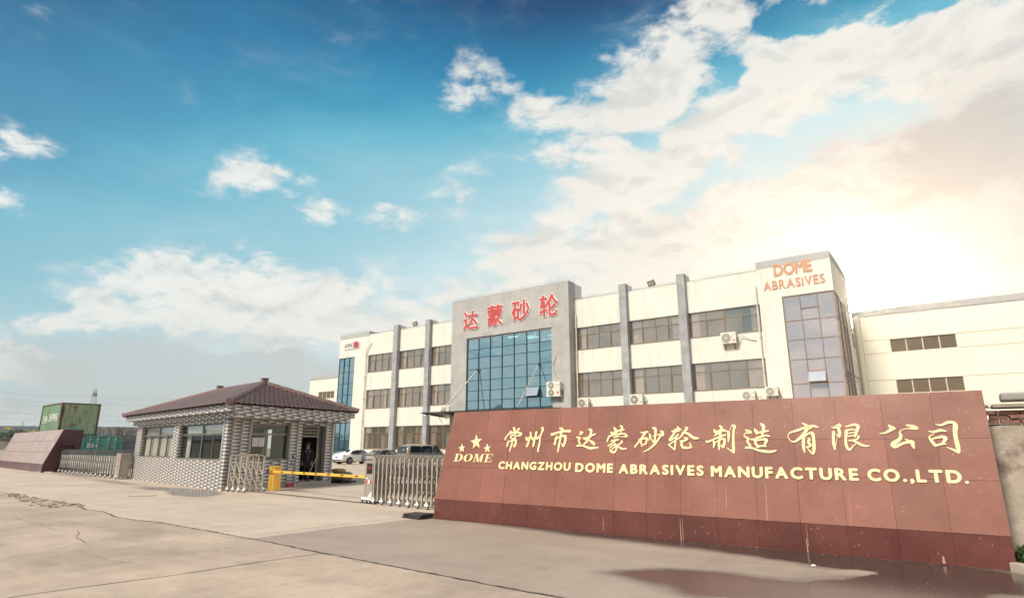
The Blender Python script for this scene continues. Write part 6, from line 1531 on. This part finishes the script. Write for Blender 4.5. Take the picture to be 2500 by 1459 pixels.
# dark grey unit next to the teal container
du = thing('steel_cabinet', (*C_D, 0), 'dark grey steel cabinet between the teal container and the gatehouse', 'cabinet')
ex = Vector((math.cos(A_T), math.sin(A_T), 0)); ey = Vector((-ex.y, ex.x, 0)); PD = lambda a, b, z: Vector((*C_D[:2], 0)) + ex * a + ey * b + Vector((0, 0, z))
def dbx(c, a0, a1, b0, b1, zz0, zz1): c.add([PD(a, b, z) for z in (zz0, zz1) for a, b in ((a0, b0), (a1, b0), (a1, b1), (a0, b1))], [(0, 3, 2, 1), (4, 5, 6, 7), (0, 1, 5, 4), (1, 2, 6, 5), (2, 3, 7, 6), (3, 0, 4, 7)])
c = MB(); dbx(c, 0, 1.15, 0, 1.4, 0, 2.45); c.build('casing', M('cab_grey', (.075, .095, .12), .4, var=.2, scale=1), du, bevel=.02)
c = MB(); dbx(c, .05, 1.0, -.03, .0, 2.18, 2.30); dbx(c, -.03, .05, -.04, .0, 0, 2.48); dbx(c, 1.0, 1.08, -.04, .0, 0, 2.48); c.build('cabinet_trim', m_steeldark, du)

# ---------------------------------------------------------------- dry weeds, hedge, walls, far things at the left
m_weed = M('dry_weed', (.20, .15, .09), .9, var=.3)
c = MB(); rnd = random.Random(5)
for k in range(110):
    t = rnd.random(); b = Vector((WA[0] + (WB[0] - WA[0]) * t, WA[1] + (WB[1] - WA[1]) * t, 2.9)) + Vector((rnd.uniform(-.4, .4), rnd.uniform(-1.5, 1.5), 0)); h = rnd.uniform(.2, .8) * (1.25 if rnd.random() < .1 else 1)
    top = b + Vector((rnd.uniform(-.15, .15), rnd.uniform(-.15, .15), h + .35)); c.tube([b, top], .018, 3, r2=.006)
    for q in range(3): f = rnd.uniform(.5, .95); p = b.lerp(top, f); c.tube([p, p + Vector((rnd.uniform(-.22, .22), rnd.uniform(-.2, .2), rnd.uniform(.05, .25)))], .012, 3, r2=.02)
tag(c.build('dry_weeds', m_weed), 'dry reedy weeds standing beyond the teal container', 'weeds', kind='stuff')
c = MB(); c.T = Matrix.Translation((WA[0], WA[1], 0)) @ Matrix.Rotation(math.atan2(WB[1] - WA[1], WB[0] - WA[0]), 4, 'Z'); c.box(-2, 14, -1.6, 1.6, -.05, 2.95); c.T = None
tag(c.build('earth_bank', M('bank_earth', (.12, .10, .06), .95, var=.3)), '', None, kind='structure'); bpy.data.objects['earth_bank'].pop('label', None)


def leafmass(name, cs, mat_, n, s, seed, **k):
    rnd = random.Random(seed); c = MB()
    for i in range(n):
        (x, y, z, rx, ry, rz) = cs[rnd.randrange(len(cs))]
        while True:
            u_ = Vector((rnd.uniform(-1, 1), rnd.uniform(-1, 1), rnd.uniform(-1, 1)))
            if u_.length < 1: break
        u_ = u_.normalized() * (u_.length ** .5)
        p = Vector((x + u_.x * rx, y + u_.y * ry, z + u_.z * rz)); a = Vector((rnd.gauss(0, 1), rnd.gauss(0, 1), rnd.gauss(0, 1))).normalized(); b = a.orthogonal().normalized(); d = a.cross(b); q = s * rnd.uniform(.5, 1.3)
        c.add([p - b * q, p + d * q * .45, p + b * q, p - d * q * .45], [(0, 1, 2, 3)])
    return c.build(name, mat_, k.pop('parent', None), fixn=False)


m_leaf = M('hedge_leaf', (.055, .085, .03), .7, var=.35, scale=1); m_leafy = M('yellow_blossom', (.50, .42, .06), .7, var=.2, scale=3)
hx, hy = HED
hd_ = thing('hedge', (hx, hy, 0), 'green hedge with yellow tufts above the weathered wall at far left', 'hedge')
hdir = Vector((-.55, -.835, 0)); CS = []
for k in range(14): p = Vector((hx, hy, 0)) + hdir * (k * .9 - 3); CS.append((p.x, p.y, 2.8 + .15 * math.sin(k * 2.1), 1.0, .8, .38))
leafmass('foliage', CS, m_leaf, 5200, .10, 3, parent=hd_)
leafmass('blossom', [(CS[6][0], CS[6][1], 3.28, .6, .5, .18), (CS[3][0], CS[3][1], 3.2, .8, .5, .12), (CS[9][0], CS[9][1], 3.15, .9, .5, .14), (CS[5][0], CS[5][1], 3.42, .35, .3, .12)], m_leafy, 420, .07, 9, parent=hd_)
c = MB()
for (x, y, z, *_r) in CS: c.tube([(x, y, 0), (x, y, 2.6)], .04, 5)
c.build('stems', m_weed, hd_)
ow = thing('boundary_wall', (hx, hy, 0), 'weathered grey wall with peeling white patch, capped, left of the far sign wall', 'wall')
m_oldw = M('old_plaster', (.26, .235, .205), .9, var=.2, scale=.8, streak=.7, dirt=(.10, .095, .09), sstretch=.2, bump=.4, bscale=8)
a = Vector((hx, hy, 0)) + LW_OFF; c = MB(); c.bar(a - hdir * 6, a + hdir * 22, .3, 4.84); c.build('wall_body', m_oldw, ow)
c = MB(); c.bar(a - hdir * 6 + Vector((0, 0, 2.48)), a + hdir * 22 + Vector((0, 0, 2.48)), .5, .12); c.build('wall_cap', M('cap_dark', (.10, .09, .085), .8), ow)
nrm = Vector((-hdir.y, hdir.x, 0)); nrm = nrm if nrm.y < 0 else -nrm
pt = [(0, 1.1), (.35, .7), (.9, .62), (1.5, .75), (1.75, 1.1), (1.55, 1.35), (1.35, 1.3), (1.2, 1.75), (1.0, 1.4), (.7, 1.45), (.35, 1.25)]
c = MB(); pa = a + hdir * LW_P; c.add([pa + hdir * (-x) + nrm * .153 + Vector((0, 0, z)) for x, z in pt], [tuple(range(len(pt)))]); c.build('peeled_patch', M('lime_white', (.60, .60, .56), .9, var=.08), ow)
# long low factory roof far behind
c = MB(); fr_ = Vector(FRO); c.bar(fr_ - hdir * 30 + Vector((0, 0, 2.7)), fr_ + hdir * 60 + Vector((0, 0, 2.7)), 12, 5.4)
tag(c.build('far_shed', M('far_shed_roof', (.17, .19, .21), .7)), 'long low grey roof behind the hedge at far left', 'shed')


def pylon(base, H, w0, label, arms=True, tilt=0):
    t = thing('lattice_pylon', base, label, 'pylon', 'power pylons on the horizon'); b = Vector(base); T = Matrix.Translation(b) @ Matrix.Rotation(tilt, 4, 'Y')
    c = MB(); c.T = T; n = 12; r = H * .0022
    W_ = lambda f: w0 * (1 - f * .84) / 2
    for k in range(n):
        f0, f1 = k / n, (k + 1) / n; a0, a1 = W_(f0), W_(f1)
        for sx, sy in ((1, 1), (1, -1), (-1, -1), (-1, 1)):
            c.bar((sx * a0, sy * a0, f0 * H), (sx * a1, sy * a1, f1 * H), r * 2, r * 2)
        for (p, q) in (((1, 1), (1, -1)), ((1, -1), (-1, -1)), ((-1, -1), (-1, 1)), ((-1, 1), (1, 1))):
            c.bar((p[0] * a0, p[1] * a0, f0 * H), (q[0] * a1, q[1] * a1, f1 * H), r, r); c.bar((q[0] * a0, q[1] * a0, f0 * H), (p[0] * a1, p[1] * a1, f1 * H), r, r)
    c.T = None; c.build('lattice_tower', m_pyl, t)
    if arms:
        for f, l in ((.72, .17), (.84, .14), (.95, .11)):
            c = MB(); c.T = T
            for s in (-1, 1): c.bar((0, 0, H * f), (s * H * l, 0, H * f + .2), r * 2, r * 2); c.bar((0, 0, H * (f + .035)), (s * H * l, 0, H * f + .2), r * 1.4, r * 1.4)
            c.T = None; c.build('cross_arm', m_pyl, t)
    return t


m_pyl = M('pylon_steel', (.40, .41, .42), .6, var=.05)
pylon(PYL, 33, 6.0, 'tall lattice mast rising behind the green container', arms=False)
c = MB(); c.T = Matrix.Translation((PYL[0], PYL[1], 29.0)); c.box(-1.0, 1.0, -1.0, 1.0, 0, 1.6); c.T = None; pb = c.build('antenna_panel', M('antenna_grey', (.25, .20, .24), .6), bpy.data.objects['lattice_pylon'])
pylon(PYL2, 19, 4.2, 'small distant pylon above the long grey roof at far left'); pylon(PYL3, 18, 4, 'smallest, faintest pylon close to the green container')
wi = MB()
for k, (z0, z1, sag) in enumerate(((18.6, 18.6, .8), (16.4, 16.4, .8), (12.4, 12.4, .7), (10.6, 10.6, .7))):
    pts = []
    for i in range(41): f = i / 40; pts.append((PWA[0] + (PWB[0] - PWA[0]) * f, PWA[1] + (PWB[1] - PWA[1]) * f, z0 + (z1 - z0) * f - sag * math.sin(math.pi * ((f * 3) % 1))))
    wi = MB(); wi.tube(pts, .032, 4)
    tag(wi.build('power_line', m_pyl), ('highest', 'second highest', 'third', 'lowest')[k] + ' thin power line crossing the sky at far left', 'power line', 'power lines crossing at far left')

# ---------------------------------------------------------------- right edge: old wall, awning, kerb, plant
rw = thing('boundary_wall', (2, 12.5, 0), 'old plastered brick wall with crumbling top beside the red sign wall', 'wall')
m_rw = M('old_render', (.43, .36, .29), .92, var=.18, scale=.9, streak=.35, dirt=(.16, .12, .10), sstretch=.5, col2=(.17, .12, .10), c2=(.52, .66), c2scale=1.0, bump=.5, bscale=7)
c = MB(); n = 26; P = []
for j in range(8):
    for i in range(n + 1):
        x = .38 + i * .24; z = -.02 + j * (2.10 / 7) + (random.uniform(-.06, .02) if j == 7 else 0); P.append((x, 12.2 + .02 * random.uniform(-1, 1) - .03 * (j < 2), z))
c.add(P, [(j * (n + 1) + i, j * (n + 1) + i + 1, (j + 1) * (n + 1) + i + 1, (j + 1) * (n + 1) + i) for j in range(7) for i in range(n)]); c.box(.38, 6.6, 12.26, 12.5, 0, 2.05); c.build('plaster_face', m_rw, rw)
m_brick = M('old_brick', (.23, .115, .085), .9, var=.3, scale=7)
for r in range(3):
    for k in range(24):
        if random.random() < .12: continue
        x = .36 + k * .25 + (r % 2) * .12; c = MB(); o_ = random.uniform(-.03, .02); c.box(x, x + .232, 12.16 + o_, 12.48, 2.06 + r * .068, 2.118 + r * .068); c.build('brick', m_brick, rw)
for k in range(11):
    x = .55 + k * .56; c = MB(); c.T = Matrix.Translation((x, 12.3, 2.275 + random.uniform(-.008, .02))) @ Matrix.Rotation(random.uniform(-.05, .05), 4, 'Y') @ Matrix.Rotation(random.uniform(-.06, .06), 4, 'Z'); c.box(-.02, random.uniform(.42, .53), -.26, .25, 0, .05); c.T = None
    c.build('coping_slab', M('coping_stone', (.30, .25, .21), .9, var=.25, scale=3) if 'coping_stone' not in MATS else MATS['coping_stone'], rw, bevel=.008)
aw = thing('box_awning', (1.2, 13.6, 2.5), 'grey metal box awning behind the old wall at the right edge', 'awning')
c = MB(); c.T = Matrix.Translation((.72, 13.2, 2.46)); c.box(0, 3.0, 0, .5, 0, .14); c.T = None; c.build('awning_box', M('awning_grey', (.30, .275, .25), .6), aw, bevel=.03)
c = MB(); c.box(.35, 1.0, 13.3, 13.34, 2.35, 2.37); c.box(.47, .53, 13.28, 13.34, 2.37, 2.40); c.build('rail', m_bronze, aw)
c = MB(); c.T = Matrix.Translation((.36, 11.45, 0)) @ Matrix.Rotation(R(-38), 4, 'Z'); c.box(0, 1.6, 0, .14, -.02, .12); c.T = None
tag(c.build('kerb_stone', M('kerb', (.36, .30, .25), .9, var=.2), bevel=.01), 'loose pale kerb stone at the foot of the red sign wall', 'kerb')
pl = thing('shrub', (.75, 11.95, 0), 'low green plant between the kerb stone and the old wall', 'plant')
leafmass('foliage', [(.72, 11.95, .16, .26, .18, .18), (1.2, 11.95, .18, .35, .18, .20), (.56, 11.98, .09, .12, .12, .12)], M('plant_leaf', (.065, .11, .03), .6, var=.3, scale=5), 1500, .035, 12, parent=pl)
c = MB()
for k in range(9): c.tube([(.5 + k * .1, 11.95, 0), (.5 + k * .1 + random.uniform(-.05, .05), 11.93, .2)], .006, 4)
c.build('stems', m_weed, pl)

# rubber sheets lying at the foot of the sign wall, litter
st_ = thing('rubber_mat', (-11.0, 11.2, 0), 'stack of black rubber mats lying at the left foot of the red sign wall', 'mat')
for k in range(3):
    c = MB(); c.T = Matrix.Translation((-11.02 + .03 * k, 11.22, .025 + k * .036)) @ Matrix.Rotation(R(-8 + 5 * k), 4, 'Z') @ Matrix.Rotation(R(-2.0 + k), 4, 'Y'); c.box(-.34, .33 - .03 * k, -.24, .22, -.014, .014); c.T = None; c.build('sheet', M('mat_rubber', (.045, .038, .035), .7, var=.3, scale=6) if 'mat_rubber' not in MATS else MATS['mat_rubber'], st_, bevel=.004)
for k, (x, y) in enumerate(((-1.95, 10.2), (-51.6, 15.0))):
    c = MB(); c.T = Matrix.Translation((x, y, .01)) @ Matrix.Rotation(.5, 4, 'Z')
    if k == 0: c.add([(-.03, -.02, 0), (.03, -.02, .004), (.035, .02, .012), (.0, .03, .02), (-.03, .02, .004)], [(0, 1, 2, 3, 4)])
    else: c.box(-1.2, 1.6, -.1, .1, 0, .05)
    c.T = None; tag(c.build('paper_scrap' if k == 0 else 'plank', m_white if k == 0 else M('plank_pale', (.45, .40, .34), .8)), 'small white scrap of paper on the wet concrete' if k == 0 else 'pale plank lying at the foot of the far sign wall', 'litter' if k == 0 else 'plank')

# ---------------------------------------------------------------- what the glass mirrors: trees and sheds across the road, behind the camera
m_tree = M('far_leaf', (.045, .065, .03), .9, var=.3, scale=.3)
c = MB(); rnd = random.Random(11)
for k in range(60):
    x = -190 + k * 6 + rnd.uniform(-2, 2); ell(c, x, -72 + rnd.uniform(-5, 5), 4, rnd.uniform(4, 8), 4.5, rnd.uniform(6, 10.5), 10, 6)
tag(c.build('tree_belt', m_tree, smooth=True), 'distant tree belt across the road mirrored in the factory glass', 'trees', kind='stuff')

# ---------------------------------------------------------------- air
def build_haze():
    c = MB(); c.box(-720, 720, -720, 720, -1.05, 36.5); m = bpy.data.materials.new('haze'); m.use_nodes = True; nt = m.node_tree; nt.nodes.clear()
    out = nt.nodes.new('ShaderNodeOutputMaterial'); v = nt.nodes.new('ShaderNodeVolumePrincipled')
    v.inputs['Color'].default_value = (1, .91, .79, 1); v.inputs['Density'].default_value = .0006; v.inputs['Anisotropy'].default_value = .86
    nt.links.new(v.outputs[0], out.inputs['Volume']); c.build('haze', m, kind='stuff')


build_haze()
